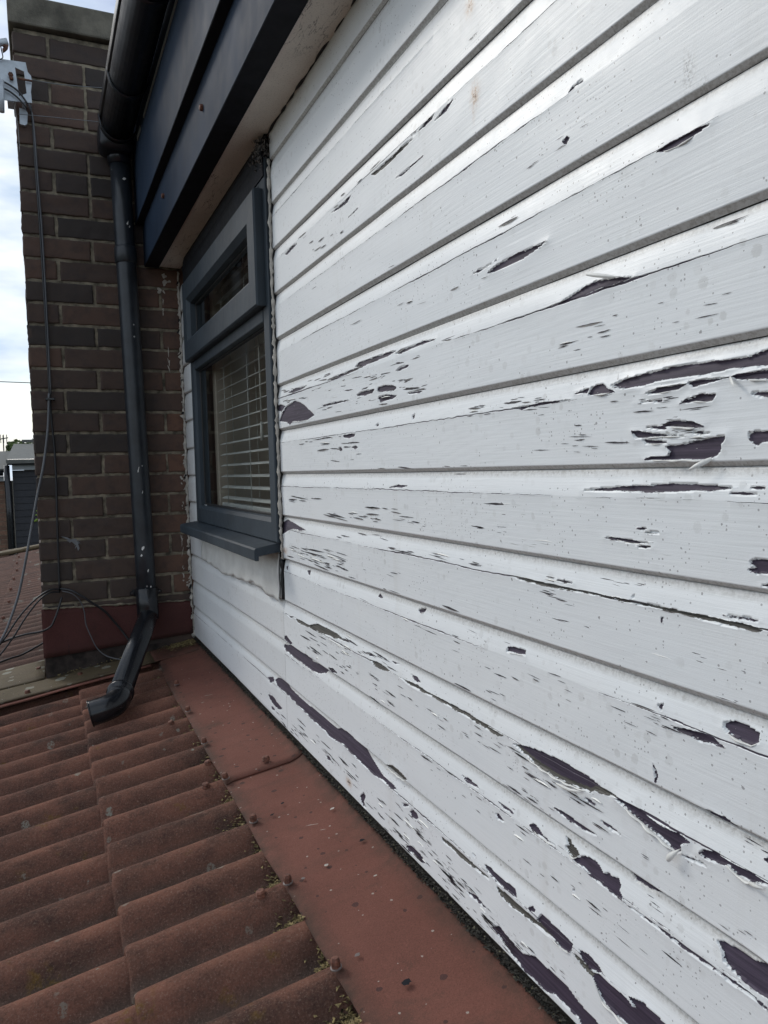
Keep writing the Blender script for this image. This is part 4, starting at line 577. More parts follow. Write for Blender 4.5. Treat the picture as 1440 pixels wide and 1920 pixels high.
M_moss = simple('dark_moss', (.034, .031, .025), 1.0, var=.6, vscale=120, spots=(160, .3, (.12, .11, .07)))
M_gold = simple('dry_golden_moss', (.22, .17, .075), 1.0, var=.6, vscale=160)
M_bolt = simple('rusty_bolt', (.15, .058, .036), .7, var=.35, vscale=140, bump=.001, bscale=300)
M_wash = simple('grey_washer', (.15, .12, .11), .5)
M_galv = simple('galvanised_steel', (.42, .46, .50), .42, var=.12, vscale=25, metallic=.35)
M_rust = simple('rusty_steel', (.12, .05, .03), .8, var=.4, vscale=120)
M_cabk = simple('black_cable_sheath', (.014, .015, .018), .42, var=.2)
M_cagr = simple('grey_cable_sheath', (.10, .105, .115), .45, var=.12, vscale=15)
M_wire = simple('thin_grey_wire', (.16, .17, .18), .45)
M_nest = simple('crusty_debris', (.13, .12, .11), .95, var=.6, vscale=120, bump=.004, bscale=160)
M_leaf = simple('fresh_green_leaf', (.25, .42, .05), .5)
M_tree = simple('sunlit_foliage', (.09, .13, .035), .7, var=.3, vscale=3)
M_bark = simple('bark', (.08, .06, .045), .9)
M_rooffar = simple('grey_felt_shingle', (.105, .108, .10), .9, var=.12, vscale=14, bump=.004, bscale=60)
M_darkclad = simple('charcoal_cladding_far', (.010, .011, .016), .6, var=.15)
M_whitefar = simple('pale_fascia_far', (.26, .28, .29), .5)
M_ground = simple('garden_ground', (.07, .08, .05), .95, var=.35, vscale=1.5, bump=.02, bscale=8)
M_body = simple('house_sheathing', (.10, .09, .08), .9)
def glass_mat():
    m = bpy.data.materials.new('window_glass'); m.use_nodes = True; nt = m.node_tree; nt.nodes.clear()
    o = nt.nodes.new('ShaderNodeOutputMaterial'); mxs = nt.nodes.new('ShaderNodeMixShader'); t = nt.nodes.new('ShaderNodeBsdfTransparent'); g = nt.nodes.new('ShaderNodeBsdfGlossy')
    t.inputs[0].default_value = (.93, .95, .94, 1); g.inputs['Roughness'].default_value = .02
    lw = nt.nodes.new('ShaderNodeLayerWeight'); lw.inputs[0].default_value = .5; pw = nt.nodes.new('ShaderNodeMath'); pw.operation = 'POWER'; pw.inputs[1].default_value = 5; nt.links.new(lw.outputs['Facing'], pw.inputs[0]); f = nt.nodes.new('ShaderNodeMath'); f.operation = 'MULTIPLY_ADD'; f.inputs[1].default_value = .9; f.inputs[2].default_value = .05; nt.links.new(pw.outputs[0], f.inputs[0])
    nt.links.new(f.outputs[0], mxs.inputs[0]); nt.links.new(t.outputs[0], mxs.inputs[1]); nt.links.new(g.outputs[0], mxs.inputs[2]); nt.links.new(mxs.outputs[0], o.inputs[0])
    return m
M_glass = glass_mat()

# ---------------------------------------------------------------- the boarded house
L = .5025                                   # wall face
LIP = [-.614, -.498, -.400, -.302, -.203, -.104, -.006, .0925, .194, .297, .3985, .499, .599, .697, .796]
YB = 2.92                                   # brick face
Z_SOF = .757; COVE = .028; REC = .0055
house = thing('boarded_house', 'white timber-boarded house wall with peeling paint, grey window and dark eaves above the red roof', 'house')

def ns(a, b, seed, fa, fb, n=7):
    r = np.random.RandomState(seed); o = np.zeros(np.broadcast(a, b).shape)
    for i in range(n):
        q = r.uniform(.5, 1.6); an = r.uniform(0, 2*pi); o += np.sin(a*fa*q*cos(an)*1.4+b*fb*q*sin(an)*1.4+r.uniform(0, 6.28))
    return o/n*1.6
def poly_sd(P, Y, Z):
    # signed distance, negative inside
    P = np.array(P, float); n = len(P); d = np.full(Y.shape, 1e9); ins = np.zeros(Y.shape, bool)
    for i in range(n):
        a = P[i]; b = P[(i+1) % n]; e = b-a; wy = Y-a[0]; wz = Z-a[1]
        t = np.clip((wy*e[0]+wz*e[1])/(e@e+1e-15), 0, 1); d = np.minimum(d, (wy-t*e[0])**2+(wz-t*e[1])**2)
        c = ((a[1] <= Z) != (b[1] <= Z)); ins ^= c & (wy*(1 if True else 0) < e[0]*wz/(e[1]+1e-15))
    d = np.sqrt(d); return np.where(ins, -d, d)
CRK = {14: 0.0, 13: 0.15, 12: .5, 11: .8, 10: .55, 9: .75, 8: .75, 7: .7, 6: .55, 5: .75, 4: .75, 3: .6, 2: .8, 1: .9, 0: .7}
RUST = [(.0, .0, .0)]
POLYM = [(l, k, np.array(p, float)*1e-4) for l, k, p in POLY]
def rust_pts():
    return [(.827, .556, .009, .010), (.820, .449, .009, .013), (1.322, -.589, .012, .007), (1.684, -.181, .014, .006)]
def depth_prof(u):                          # u = distance below the board's top edge
    return np.where(u < COVE, REC*(1-np.clip(u/COVE, 0, 1))**1.25, 0)
def xs(y, z, k):
    u = LIP[k+1]-z; return L+float(depth_prof(np.array(u)))
slv = {}
for (cy, cz, ln, th) in SLIV:
    z = cz*1e-4
    for k in range(14):
        if LIP[k]+.006 < z < LIP[k+1]-.004: slv.setdefault(k, []).append((cy*1e-4, z, ln*1e-4, th*1e-4)); break
def slivers(k):
    # splits in the paint film: a dark lens, some with a small raised lip
    V = []; F = []; MI = []
    for (y, z, ln, th) in slv.get(k, []):
        n = 7; ln *= 1.35*(1+.8*max(0, 1-(y-.4)/.7)); th = min(th, .0022, ln/13); b0 = len(V); sk = RN.uniform(-.25, .25); tl = RN.uniform(-.03, .06)
        top = []; bot = []
        for i in range(n+1):
            t = i/n*2-1; w = max(th, .0004)*.62*(1-abs(t)**1.8)*(1+RN.uniform(-.3, .3)); yy = y+t*ln/2; zm = z+t*ln*tl*.5+RN.uniform(-.12, .12)*th
            top.append((yy, zm+w)); bot.append((yy+sk*w, zm-w))
        for (yy, zz) in top: V.append((xs(yy, zz, k)-.0008, yy, zz))
        for (yy, zz) in bot: V.append((xs(yy, zz, k)-.0008, yy, zz))
        m = n+1
        for i in range(n): F.append((b0+i, b0+m+i, b0+m+i+1, b0+i+1)); MI.append(1)
        if th > .0007 and RN.random() < .35:
            b1 = len(V); up_ = RN.random() < .35
            src = top if up_ else bot; sg = 1 if up_ else -1
            for i, (yy, zz) in enumerate(src):
                t = i/n*2-1; hh = (1-t*t)
                V.append((xs(yy, zz, k)-.0009-.0006*hh*min(1, th/.0012), yy, zz-sg*.10*th*hh)); V.append((xs(yy, zz, k)-.0002, yy, zz+sg*(.0011*hh+.0002)))
            for i in range(n): F.append((b1+2*i, b1+2*i+1, b1+2*i+3, b1+2*i+2)); MI.append(2)
    return V, F, MI
def make_board(k, ya, yb, fine=True, plain=False):
    z0, z1 = LIP[k], LIP[k+1]; H = z1-z0
    if fine:
        f = np.concatenate([np.linspace(-.2, 0, 1), ])
        yc = [y for y in np.linspace(ya, .36, 14)[:-1]] if ya < .36 else []
        y = max(ya, .36); fineys = []
        while y < yb: fineys.append(y); y += max(.0009, (y*y+.25)*.0011)
        Y = np.array(list(yc)+fineys+[yb])
        cw = np.array([-.0022, -.0016, -.0011, -.0008, -.00055, -.00035, -.00018, 0, .00018, .00035, .00055, .0008, .0011, .0016, .0022])
        u = np.concatenate([np.linspace(0, COVE-.003, 22), COVE+cw, np.linspace(COVE+.003, H-.005, 58)[:-1], np.linspace(H-.005, H, 7)])
    else:
        Y = np.linspace(ya, yb, max(6, int((yb-ya)/.004))); u = np.concatenate([np.linspace(0, COVE, 12)[:-1], np.linspace(COVE, H-.005, 16)[:-1], np.linspace(H-.005, H, 4)])
    YY, UU = np.meshgrid(Y, u); ZZ = z1-UU
    X = L+depth_prof(UU)
    zwob = .0010*ns(YY, YY*0, 600+k, 22, 1)+.0005*ns(YY, YY*0, 610+k, 160, 1)
    ZZ = ZZ+zwob*np.exp(-((UU-COVE)/.006)**2)
    ch = UU > H-.005; X = np.where(ch, L+REC*((UU-(H-.005))/.005), X)
    X = X+np.where(UU == 0, .003, 0)
    # gentle waviness, boards are not dead straight
    wav = ns(YY, YY*0, 100+k, 3.0, 1, 5)
    X += .0007*wav+.0003*ns(YY, ZZ, 300+k, 30, 60); ZZ = ZZ+.0008*ns(YY, YY*0, 200+k, 2.2, 1, 4)*(UU/H)*(UU < H)
    peel = np.full(YY.shape, .05); wood = np.zeros(YY.shape); lift = np.zeros(YY.shape)
    for li, kd, P in POLYM:
        mY, MY, mZ, MZ = P[:, 0].min()-.02, P[:, 0].max()+.02, P[:, 1].min()-.012, P[:, 1].max()+.012
        if MZ < z0 or mZ > z1 or MY < Y[0] or mY > Y[-1]: continue
        c0, c1 = np.searchsorted(Y, (mY, MY)); rows = np.where((z1-u > mZ-.002) & (z1-u < MZ+.002))[0]
        if c1 <= c0 or len(rows) == 0: continue
        sl = (slice(rows[0], rows[-1]+1), slice(c0, c1)); sdd = poly_sd(P, YY[sl], ZZ[sl])
        closer = sdd < peel[sl]; peel[sl] = np.minimum(peel[sl], sdd)
        w = 0.0
        if kd in (1, 2): w = np.ones(sdd.shape)
        elif kd == 3:   # wood shows along the upper part only
            cz = np.interp(YY[sl], *zip(*sorted((p[0], p[1]) for p in P)))
            w = (poly_sd(P+np.array([0, .0]), YY[sl], ZZ[sl]-.0045) > 0).astype(float)
        else: w = np.zeros(sdd.shape)
        wood[sl] = np.where(closer & (sdd < .003), w, wood[sl])
        nn = np.clip(.55+.6*ns(YY[sl], ZZ[sl], int(abs(P[0, 0])*9999) % 9999, 60, 90), 0, 1.5)
        reach = .0022+.0016*li
        lift[sl] = np.maximum(lift[sl], np.where(sdd > -.0006, li*.00075*np.exp(-np.clip(sdd, 0, 1)/reach)*nn, 0))
    # the crack between cove and face
    crack = np.full(YY.shape, .05)
    if not plain:
        wd = CRK[k]*np.clip(.34+.60*ns(YY, YY*0, 500+k, 9, 1, 6)+.25*ns(YY, YY*0, 700+k, 90, 1, 6), 0, 1.6)*.0015
        zc = z1-COVE
        crack = np.where(wd < .00006, .05, np.abs(UU-COVE)-wd)
        X = X+np.where(crack < 0, .0011, 0)
        lift = np.maximum(lift, np.where((UU > COVE) & (wd > .0001), CRK[k]*.0007*np.exp(-np.clip(UU-COVE, 0, 1)/.004), 0))
    X = X-np.where(peel > 0, lift, 0)+np.where(peel <= 0, .0018, 0)
    grime_shade = np.clip(1-UU/.010, 0, 1)*(UU > .0006)*.9+np.clip((UU-(H-.0050))/.0008, 0, 1)*.8  # dirt at the cove top, plus shade painted on the lip chamfer
    if plain: grime_shade = np.maximum(grime_shade, .10)
    rust = np.zeros(YY.shape)
    for (ry, rz, sy, sz) in rust_pts(): rust = np.maximum(rust, np.exp(-((YY-ry)/sy)**2-((ZZ-rz)/sz)**2))
    rust = np.maximum(rust, .35*np.exp(-((YY-.824)/.004)**2-((ZZ-.432)/.014)**2))
    mild = np.exp(-((YY-.486)/.006)**2-((ZZ-.318)/.016)**2)+.7*np.exp(-((YY-.470)/.005)**2-((ZZ-.300)/.008)**2)
    nr, nc = YY.shape; V = np.stack([X, YY, ZZ], -1).reshape(-1, 3).astype(np.float32)
    idx = np.arange(nr*nc).reshape(nr, nc); a, b, c, d = idx[:-1, :-1], idx[:-1, 1:], idx[1:, 1:], idx[1:, :-1]
    F = np.stack([a, d, c, b], -1).reshape(-1, 4); MI = np.zeros(len(F), np.int32); nv0 = len(V)
    if fine:
        sV, sF, sM = slivers(k)
        if sV: V = np.concatenate([V, np.array(sV, np.float32)]); F = np.concatenate([F, np.array(sF)+nv0]); MI = np.concatenate([MI, np.array(sM, np.int32)])
    me = bpy.data.meshes.new('cladding_board'); me.vertices.add(len(V)); me.vertices.foreach_set('co', V.ravel())
    me.loops.add(F.size); me.loops.foreach_set('vertex_index', F.ravel().astype(np.int32)); me.polygons.add(len(F))
    me.polygons.foreach_set('loop_start', np.arange(0, F.size, 4, dtype=np.int32)); me.polygons.foreach_set('use_smooth', np.ones(len(F), bool))
    me.update(calc_edges=True); me.materials.append(M_paint); me.materials.append(M_bare); me.materials.append(M_flake); me.polygons.foreach_set('material_index', MI)
    for nm, arr in (('peel', peel), ('wood', wood), ('grime_shade', grime_shade), ('rust', rust), ('crack', crack), ('mildew', mild)):
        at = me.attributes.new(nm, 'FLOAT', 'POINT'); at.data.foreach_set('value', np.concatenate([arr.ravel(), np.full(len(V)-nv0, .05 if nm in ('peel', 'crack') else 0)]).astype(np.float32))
    return link(bpy.data.objects.new('cladding_board', me), house)
YWR = 1.700                                 # right-hand edge of the window, end of the long boards
boards = {}
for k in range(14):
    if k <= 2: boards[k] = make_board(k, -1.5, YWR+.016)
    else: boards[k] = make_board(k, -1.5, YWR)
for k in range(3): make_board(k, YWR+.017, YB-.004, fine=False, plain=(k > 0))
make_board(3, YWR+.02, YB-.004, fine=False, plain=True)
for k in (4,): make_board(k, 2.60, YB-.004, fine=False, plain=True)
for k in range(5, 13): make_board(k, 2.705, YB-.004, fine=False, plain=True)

# curled edges of paint along the big peels
def curl(P, k, lift, seed):
    r = random.Random(seed); P = np.array(P); n = len(P)
    area = .5*sum(P[i, 0]*P[(i+1) % n, 1]-P[(i+1) % n, 0]*P[i, 1] for i in range(n)); sg = 1 if area > 0 else -1
    # resample
    Q = []
    for i in range(n):
        a, b = P[i], P[(i+1) % n]; m = max(1, int(np.linalg.norm(b-a)/.003))
        for j in range(m): Q.append((a+(b-a)*j/m, (b-a)))
    N_ = [np.array([e[1], -e[0]])*sg/(np.linalg.norm(e)+1e-12) for _, e in Q]
    keep = [nn[1] < -.25 for nn in N_]; runs = []; cur = []
    for i in range(len(Q)*1):
        if keep[i]: cur.append(i)
        else:
            if len(cur) > 4: runs.append(cur)
            cur = []
    if len(cur) > 4: runs.append(cur)
    V = []; F = []
    for run in runs:
        if r.random() < .25: continue
        s0 = int(len(run)*r.uniform(0, .25)); s1 = int(len(run)*r.uniform(.7, 1)); rr = run[s0:s1]
        if len(rr) < 4: continue
        b0 = len(V); m = 8; amp = lift*.00045*r.uniform(.7, 1.3)
        for q, i in enumerate(rr):
            p = Q[i][0]; nn = N_[i]; t = q/(len(rr)-1); w = max(.02, sin(pi*t))**.6*(1+.3*sin(q*.9+seed))
            rad = amp*w; x0 = xs(p[0], p[1], k)-lift*.0004*w
            tot = pi*(.9+.5*w)
            for s in range(m):
                an = tot*s/(m-1)
                dx = -rad*(1-cos(an)); dn = -rad*.8*sin(an)*.6+rad*1.6*(s/(m-1)) 
                V.append((x0+dx, p[0]+nn[0]*dn, p[1]+nn[1]*dn))
        for q in range(len(rr)-1):
            for s in range(m-1): F.append((b0+q*m+s, b0+q*m+s+1, b0+(q+1)*m+s+1, b0+(q+1)*m+s))
    if V: mesh_obj('paint_flake', V, F, M_flake, boards[k], True)
for i, (li, kd, P) in enumerate(POLYM):
    if li >= 1.2 and P[:, 0].max() < 1.75:
        zc = P[:, 1].mean()
        for k in range(14):
            if LIP[k] < zc <= LIP[k+1]: curl(P, k, li, i+3); break
# loose strips that hang off the wall: (points y,z in metres, out, width)
def strip(pts, w, k, out=.004):
    V = []; F = []; C = catmull([(L-o, y, z) for (y, z, o) in pts], 5); n = len(C)
    for i, c in enumerate(C):
        t = i/(n-1); ww = w*(sin(pi*min(1, t*1.2+.12)))**.6; tt = C[min(i+1, n-1)]-C[max(i-1, 0)]; tt /= np.linalg.norm(tt)
        a = np.cross(tt, (1, 0, 0)); a /= np.linalg.norm(a)+1e-9
        for s in range(5):
            q = s/4*2-1; V.append(c+a*ww*.5*q+np.array([-.25*ww*(1-q*q), 0, 0]))
    for i in range(n-1):
        for s in range(4): F.append((i*5+s, i*5+s+1, (i+1)*5+s+1, (i+1)*5+s))
    mesh_obj('paint_flake', V, F, M_flake, boards[k], True)
strip([(.6075, .1833, .008), (.5823, .1759, .006), (.55, .1675, .001)], .004, 7)
strip([(.4439, .0648, .001), (.438, .0592, .005), (.4322, .054, .008)], .0028, 6)
strip([(.4618, .0008, .001), (.4729, -.0052, .007), (.4881, -.0119, .010)], .0045, 6)
strip([(.5725, .0777, .001), (.5636, .0838, .008)], .003, 6)
strip([(.6756, -.3506, .003), (.6449, -.346, .006), (.6147, -.3367, .002)], .004, 2)
strip([(.5095, -.3585, .006), (.5031, -.3506, .006), (.4886, -.3344, .001)], .006, 2)
strip([(.4261, -.3387, .002), (.4145, -.3358, .006), (.404, -.334, .002)], .0035, 2)

# sheathing behind the boards with the window hole, flat roof, room inside
WY0, WY1, WZ0, WZ1 = 1.705, 2.70, -.165, .705
XB0, XB1 = L+.022, L+.052
B('sheathing', M_body, house, (XB0, XB1, -1.5, WY0, -.66, 1.10), (XB0, XB1, WY1, 2.915, -.66, 1.10), (XB0, XB1, WY0, WY1, -.66, WZ0), (XB0, XB1, WY0, WY1, WZ1, 1.10))
B('lower_wall', M_body, house, (L+.022, L+.12, -1.5, 2.915, -3.6, -.662))
B('flat_roof', M_felt, house, (.373, 3.2, -1.5, 2.915, 1.102, 1.150))
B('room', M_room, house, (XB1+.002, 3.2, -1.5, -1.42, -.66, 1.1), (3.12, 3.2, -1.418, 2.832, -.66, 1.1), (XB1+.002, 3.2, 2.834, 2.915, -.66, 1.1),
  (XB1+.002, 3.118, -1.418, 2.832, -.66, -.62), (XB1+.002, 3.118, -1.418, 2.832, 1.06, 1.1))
B('reveal', M_rev, house, (.556, .74, 2.605, 2.66, -.14, .70), (.556, .74, 1.66, 1.725, -.14, .70), (.556, .76, 1.726, 2.604, -.155, -.12))
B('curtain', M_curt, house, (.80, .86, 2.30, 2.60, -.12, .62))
# soffit and fascia
bm = bmesh.new(); sv = []
ys = np.linspace(-1.5, 2.912, 260); xe = np.linspace(.420, L+.004, 14)
V = [(x, y, Z_SOF+.0012*float(ns(np.array(x*1.), np.array(y), 5, 40, 6))) for y in ys for x in xe]; nx = len(xe)
F = [(j*nx+i, (j+1)*nx+i, (j+1)*nx+i+1, j*nx+i+1) for j in range(len(ys)-1) for i in range(nx-1)]
so = mesh_obj('soffit', V, F, M_soff, house, True)
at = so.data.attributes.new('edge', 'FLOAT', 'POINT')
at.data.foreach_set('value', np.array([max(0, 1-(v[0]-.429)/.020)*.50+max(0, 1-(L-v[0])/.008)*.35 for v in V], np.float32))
# ragged dark sealant lines either side of the soffit
def bead(name, P, r, mat, parent, jit=.35, step=.006, seg=7, wob=.0015):
    P = catmull(P, 4); out = []
    for a, b in zip(P[:-1], P[1:]):
        m = max(1, int(np.linalg.norm(b-a)/step))
        for j in range(m): out.append(a+(b-a)*j/m+NP.uniform(-wob, wob, 3))
    out.append(P[-1]); rr = [r*(1+NP.uniform(-jit, jit)) for _ in out]
    return tube(name, out, rr, mat, parent, seg, 0, True, .2)
bead('dark_joint', [(L-.001, -1.2, Z_SOF+.001), (L-.001, 1.72, Z_SOF+.001)], .0024, M_seal, house, .6, .02)
extrude_y('lower_fascia', [(.379, .7545), (.379, .912), (.389, .912), (.389, .7545)][::-1], -1.5, 2.912, M_fas, house)
extrude_y('fascia_return', [(.3805, .7530), (.3805, .7543), (.3895, .7578), (.4285, .7578), (.429, .7525)][::-1], -1.5, 2.9115, M_head, house)  # near-black material paints in the shade under the lower fascia
extrude_y('upper_fascia', [(.3555, .9005), (.3555, 1.205), (.3665, 1.205), (.3665, .9005)][::-1], -1.5, 2.913, M_fas, house)
extrude_y('upper_underside_shade', [(.3567, .8988), (.3567, .9002), (.3782, .9002), (.3782, .8970)][::-1], -1.5, 2.911, M_head, house)  # added strip, its near-black colour stands for shade below the upper fascia
B('eaves_strip', M_whitefar, house, (.3525, .3552, 1.42, 2.58, 1.134, 1.143), (.3525, .3552, 2.66, 2.75, 1.130, 1.145))
def screw(name, p, n, r, h, mat, parent, hexa=False, washer=None):
    n = Vector(n).normalized(); q = n.to_track_quat('Z', 'Y'); V = []; F = []; segs = 6 if hexa else 12
    for (rr, zz) in ((r*1.0, 0), (r*1.0, h*.7), (r*.72, h), (0.0001, h*1.02)):
        for s in range(segs): V.append(Vector(p)+q @ Vector((rr*cos(2*pi*s/segs), rr*sin(2*pi*s/segs), zz)))
    for j in range(3):
        for s in range(segs): F.append((j*segs+s, j*segs+(s+1) % segs, (j+1)*segs+(s+1) % segs, (j+1)*segs+s))
    return mesh_obj(name, V, F, mat, parent, False)
for yy in (.62, 1.22, 1.80, 2.40): screw('fascia_screw', (.3792, yy, .835), (-1, 0, 0), .0075, .008, M_bolt if yy > 1 else M_head, house, True)

# ---- window (part of the house): frame, transom, opening sash, panes, sill, head trim
win = ring('window', WY0, WY1, WZ0, WZ1, [(0, .520), (0, .4925), (.003, .4905), (.046, .4905), (.056, .498), (.058, .5115), (.058, .530)], M_frame, house)
def Wp(name, mat, *bx, bevel=0): return B(name, mat, win, *bx, bevel=bevel)
Wp('transom', M_frame, (.4912, .527, WY0+.058, WY1-.058, .350, .398), bevel=.003)
ring('glazing_seal', WY0+.0565, WY1-.0575, WZ0+.0565, .3515, [(0, .509), (.006, .508), (.008, .5115)], M_seal, win)
def pane(x, y0, y1, z0, z1): mesh_obj('glass', [(x, y0, z0), (x, y1, z0), (x, y1, z1), (x, y0, z1)], [(0, 3, 2, 1)], M_glass, win)
pane(.512, WY0+.055, WY1-.055, WZ0+.055, .352)
sash = ring('sash', WY0+.022, WY1-.020, .380, .643, [(0, .496), (0, .472), (.004, .468), (.062, .468), (.076, .480), (.078, .498), (.078, .512)], M_frame, win)
ring('sash_seal', WY0+.024, WY1-.022, .3822, .6408, [(.001, .4965), (-.004, .4905)], M_seal, win)
pane(.499, WY0+.095, WY1-.095, .452, .570)
ring('glazing_seal', WY0+.0995, WY1-.0975, .4575, .5655, [(0, .4965), (.005, .4955), (.007, .4985)], M_seal, win)
# head trim against the soffit: two black steps
extrude_y('head_trim', [(.4900, .6640), (.4878, .6640), (.4878, .7000), (.4865, .7062), (.4850, .709), (.4850, .722), (.4905, .7245), (.4890, .727), (.4890, .738), (.4945, .7565), (.5005, .7565), (.5005, .7062), (.4900, .7062)], WY0+.002, WY1+.06, M_head, win)
extrude_y('sill', [(.4895, -.1665), (.441, -.1745), (.4375, -.1785), (.4375, -.2015), (.4405, -.2040), (.4475, -.2040), (.4480, -.1935), (.5010, -.1860), (.5010, -.1665)], 1.713, 2.735, M_frame, win)
# mastic and ragged paint edges round it
bead('mastic', [(.4990, 1.698, .700), (.4975, 1.697, .45), (.498, 1.698, .2), (.4975, 1.696, 0), (.498, 1.6965, -.17), (.4995, 1.701, -.20)], .0030, M_trimW, house, .6, .007, 8, .0012)
bead('open_joint', [(.5015, 1.7085, -.205), (.501, 1.709, -.25), (.5015, 1.7075, -.297)], .0045, M_seal, house, .3, .008)
bead('open_joint', [(.5045, 1.7005, .70), (.5045, 1.7025, -.16)], .0042, M_seal, house, .5, .012)
bead('mastic', [(.4985, 2.916, .745), (.4975, 2.915, .3), (.4985, 2.917, 0), (.4965, 2.916, -.3), (.4985, 2.916, -.62)], .0048, M_trimW, house, .6, .008, 7, .0025)
for i in range(70):
    z = RN.uniform(-.60, .74); w = RN.uniform(.004, .016); h = RN.uniform(.004, .02); y = 2.9115
    V = [(.497-RN.uniform(0, .004), y, z), (.497-w, y-RN.uniform(0, .004), z+h*RN.uniform(-.4, .8)), (.497-w*RN.uniform(.2, .8), y-.002, z+h), (.499, y, z+h*.9)]
    mesh_obj('paint_flake', V, [(0, 1, 2, 3)], M_trimW if RN.random() < .6 else M_seal, boards[5]) if i < 46 else None
# lining sheet below the sill
ny, nz = 90, 14; V = []
for j in range(ny+1):
    y = 1.728+(2.665-1.728)*j/ny; bot = -.297+.008*sin(y*7+1)+.0035*sin(y*23+1)+.002*sin(y*61)-.010*max(0, min(1, (2.0-y)/.15))
    for i in range(nz+1):
        t = i/nz; z = -.188+(bot+.188)*t
        V.append((L-.0035-.004*t+.0010*sin(y*60+3*sin(z*40))*t+.0012*sin(y*23+z*70)-.0005*sin(y*140)*t, y, z))
F = [(j*(nz+1)+i, j*(nz+1)+i+1, (j+1)*(nz+1)+i+1, (j+1)*(nz+1)+i) for j in range(ny) for i in range(nz)]
o = mesh_obj('lining_sheet', V, F, M_flap, house, True)
md = o.modifiers.new('t', 'SOLIDIFY'); md.thickness = .0016; md.offset = 1

# ---------------------------------------------------------------- blind inside
blind = thing('venetian_blind', 'white venetian blind lowered half open behind the window glass', 'blind')
nsl = 21
for i in range(nsl):
    z = -.080+i*.0355; prof = []
    for q in range(7):
        t = q/6; x = .552+.021*t; prof.append((x, z+.0018*sin(pi*t)+(t-.5)*.007))
    prof2 = prof+[(p[0], p[1]-.0009) for p in prof[::-1]]
    extrude_y('slat', prof2, 1.755, 2.565, M_slat, blind, False)
for y in (1.86, 2.16, 2.46):
    for x in (.5505, .5745): tube('cord', [(x, y, -.10), (x, y, .66)], .0011, M_cord, blind, 6, 0)
B('head_rail', M_slat, blind, (.550, .580, 1.750, 2.570, .668, .70), bevel=.002)
B('bottom_rail', M_slat, blind, (.552, .574, 1.755, 2.565, -.111, -.098), bevel=.002)
tube('tilt_wand', [(.549, 2.02, .64), (.549, 2.02, .14)], .002, M_cord, blind, 6, 0)
tube('tassel', [(.549, 2.02, .135), (.549, 2.02, .085)], [.003, .005], M_cord, blind, 8, 0)

# ---------------------------------------------------------------- gutter and downpipe
gut = thing('roof_gutter', 'black plastic gutter hung along the eaves above the fascia', 'gutter')
GX, GZ, GR = .2975, 1.197, .054
def gprof(r, zc=GZ, dep=1.12):
    o = []
    for i in range(17):
        a = pi+pi*i/16; o.append((GX+r*cos(a), zc+r*dep*sin(a)))
    return o
outer = gprof(GR); inner = gprof(GR-.003)[::-1]
outer = [(GX-GR-.0055, GZ+.032), (GX-GR-.0055, GZ+.002), (GX-GR, GZ-.002)]+outer+[(GX+GR, GZ+.012)]
inner = [(GX+GR-.003, GZ+.012)]+inner+[(GX-GR+.003, GZ+.012), (GX-GR-.001, GZ+.030)]
extrude_y('trough', outer+inner, -1.5, 2.80, M_gut, gut, True)
def gband(name, y0, y1, add):
    extrude_y(name, [(GX-GR-add-.003, GZ+.016)]+gprof(GR+add)+[(GX+GR+add, GZ+.010)]+gprof(GR+add-.004)[::-1], y0, y1, M_gut, gut, True)
gband('union', 1.50, 1.60, .006); gband('union', 1.525, 1.575, .009)
for yy in (.2, 1.95, 2.45): gband('bracket', yy, yy+.025, .004)
bm = bmesh.new()
box(bm, GX-.062, GX+.054, 2.79, 2.912, 1.112, 1.214)
bm_obj('outlet_box', bm, M_gut, gut, True, .028, 5)
tube('outlet', [(.303, 2.866, 1.13), (.304, 2.866, 1.088)], [.040, .038], M_gut, gut, 28, 0)
gband('collar', 2.765, 2.79, .008)
dpp = thing('downpipe', 'black plastic downpipe on the brick pier ending in a kicked shoe over the roof', 'downpipe')
PT = (.3065, 2.868, 1.085); PM = (.3195, 2.868, .30); PB = (.331, 2.868, -.475)
tube('upper_pipe', [PT, PM, PB], .034, M_pipe, dpp, 40, 4)
def lerp(a, b, t): return tuple(a[i]+(b[i]-a[i])*t for i in range(3))
tube('socket', [lerp(PT, PB, .180), lerp(PT, PB, .183), lerp(PT, PB, .215), lerp(PT, PB, .217)], [.0345, .0375, .0375, .0345], M_pipe, dpp, 40, 0)
tube('socket', [lerp(PT, PB, .955), lerp(PT, PB, .957), lerp(PT, PB, 1.0), (.3312, 2.868, -.50), (.3306, 2.862, -.522)], [.0345, .0385, .0385, .0385, .0372], M_black, dpp, 40, 0)
for zz in (-.428,):
    B('clip', M_black, dpp, (.285, .377, 2.898, 2.9195, zz-.011, zz+.011), bevel=.003)
    tube('clip_band', [(.3303, 2.868, zz-.012), (.3303, 2.868, zz+.012)], .0375, M_black, dpp, 40, 0)
    for xx in (.283, .379): screw('clip_screw', (xx, 2.905, zz), (0, -1, 0), .008, .012, M_black, dpp)
LP0, LP1 = np.array((.331, 2.860, -.510)), np.array((.171, 2.305, -.646))
d = (LP1-LP0)/np.linalg.norm(LP1-LP0)
tube('lower_pipe', [LP0, LP0+d*.02, LP1], [.0335, .034, .034], M_black, dpp, 40, 0)
e0 = LP1-d*.02
tube('shoe_collar', [e0-d*.030, e0-d*.029, e0-d*.018, e0-d*.017, e0+d*.02], [.034, .0395, .0395, .0362, .0362], M_black, dpp, 40, 0)
sh = [e0+d*.0, e0+d*.022, e0+d*.040+np.array((-.006, 0, -.001)), e0+d*.052+np.array((-.022, .002, -.003)), e0+d*.054+np.array((-.042, .003, -.007)), e0+d*.054+np.array((-.066, .004, -.012))]
so_ = tube('shoe', sh, [.0382]*10+[.0384]*10+[.0385]*11 if False else .0362, M_black, dpp, 40, 6)
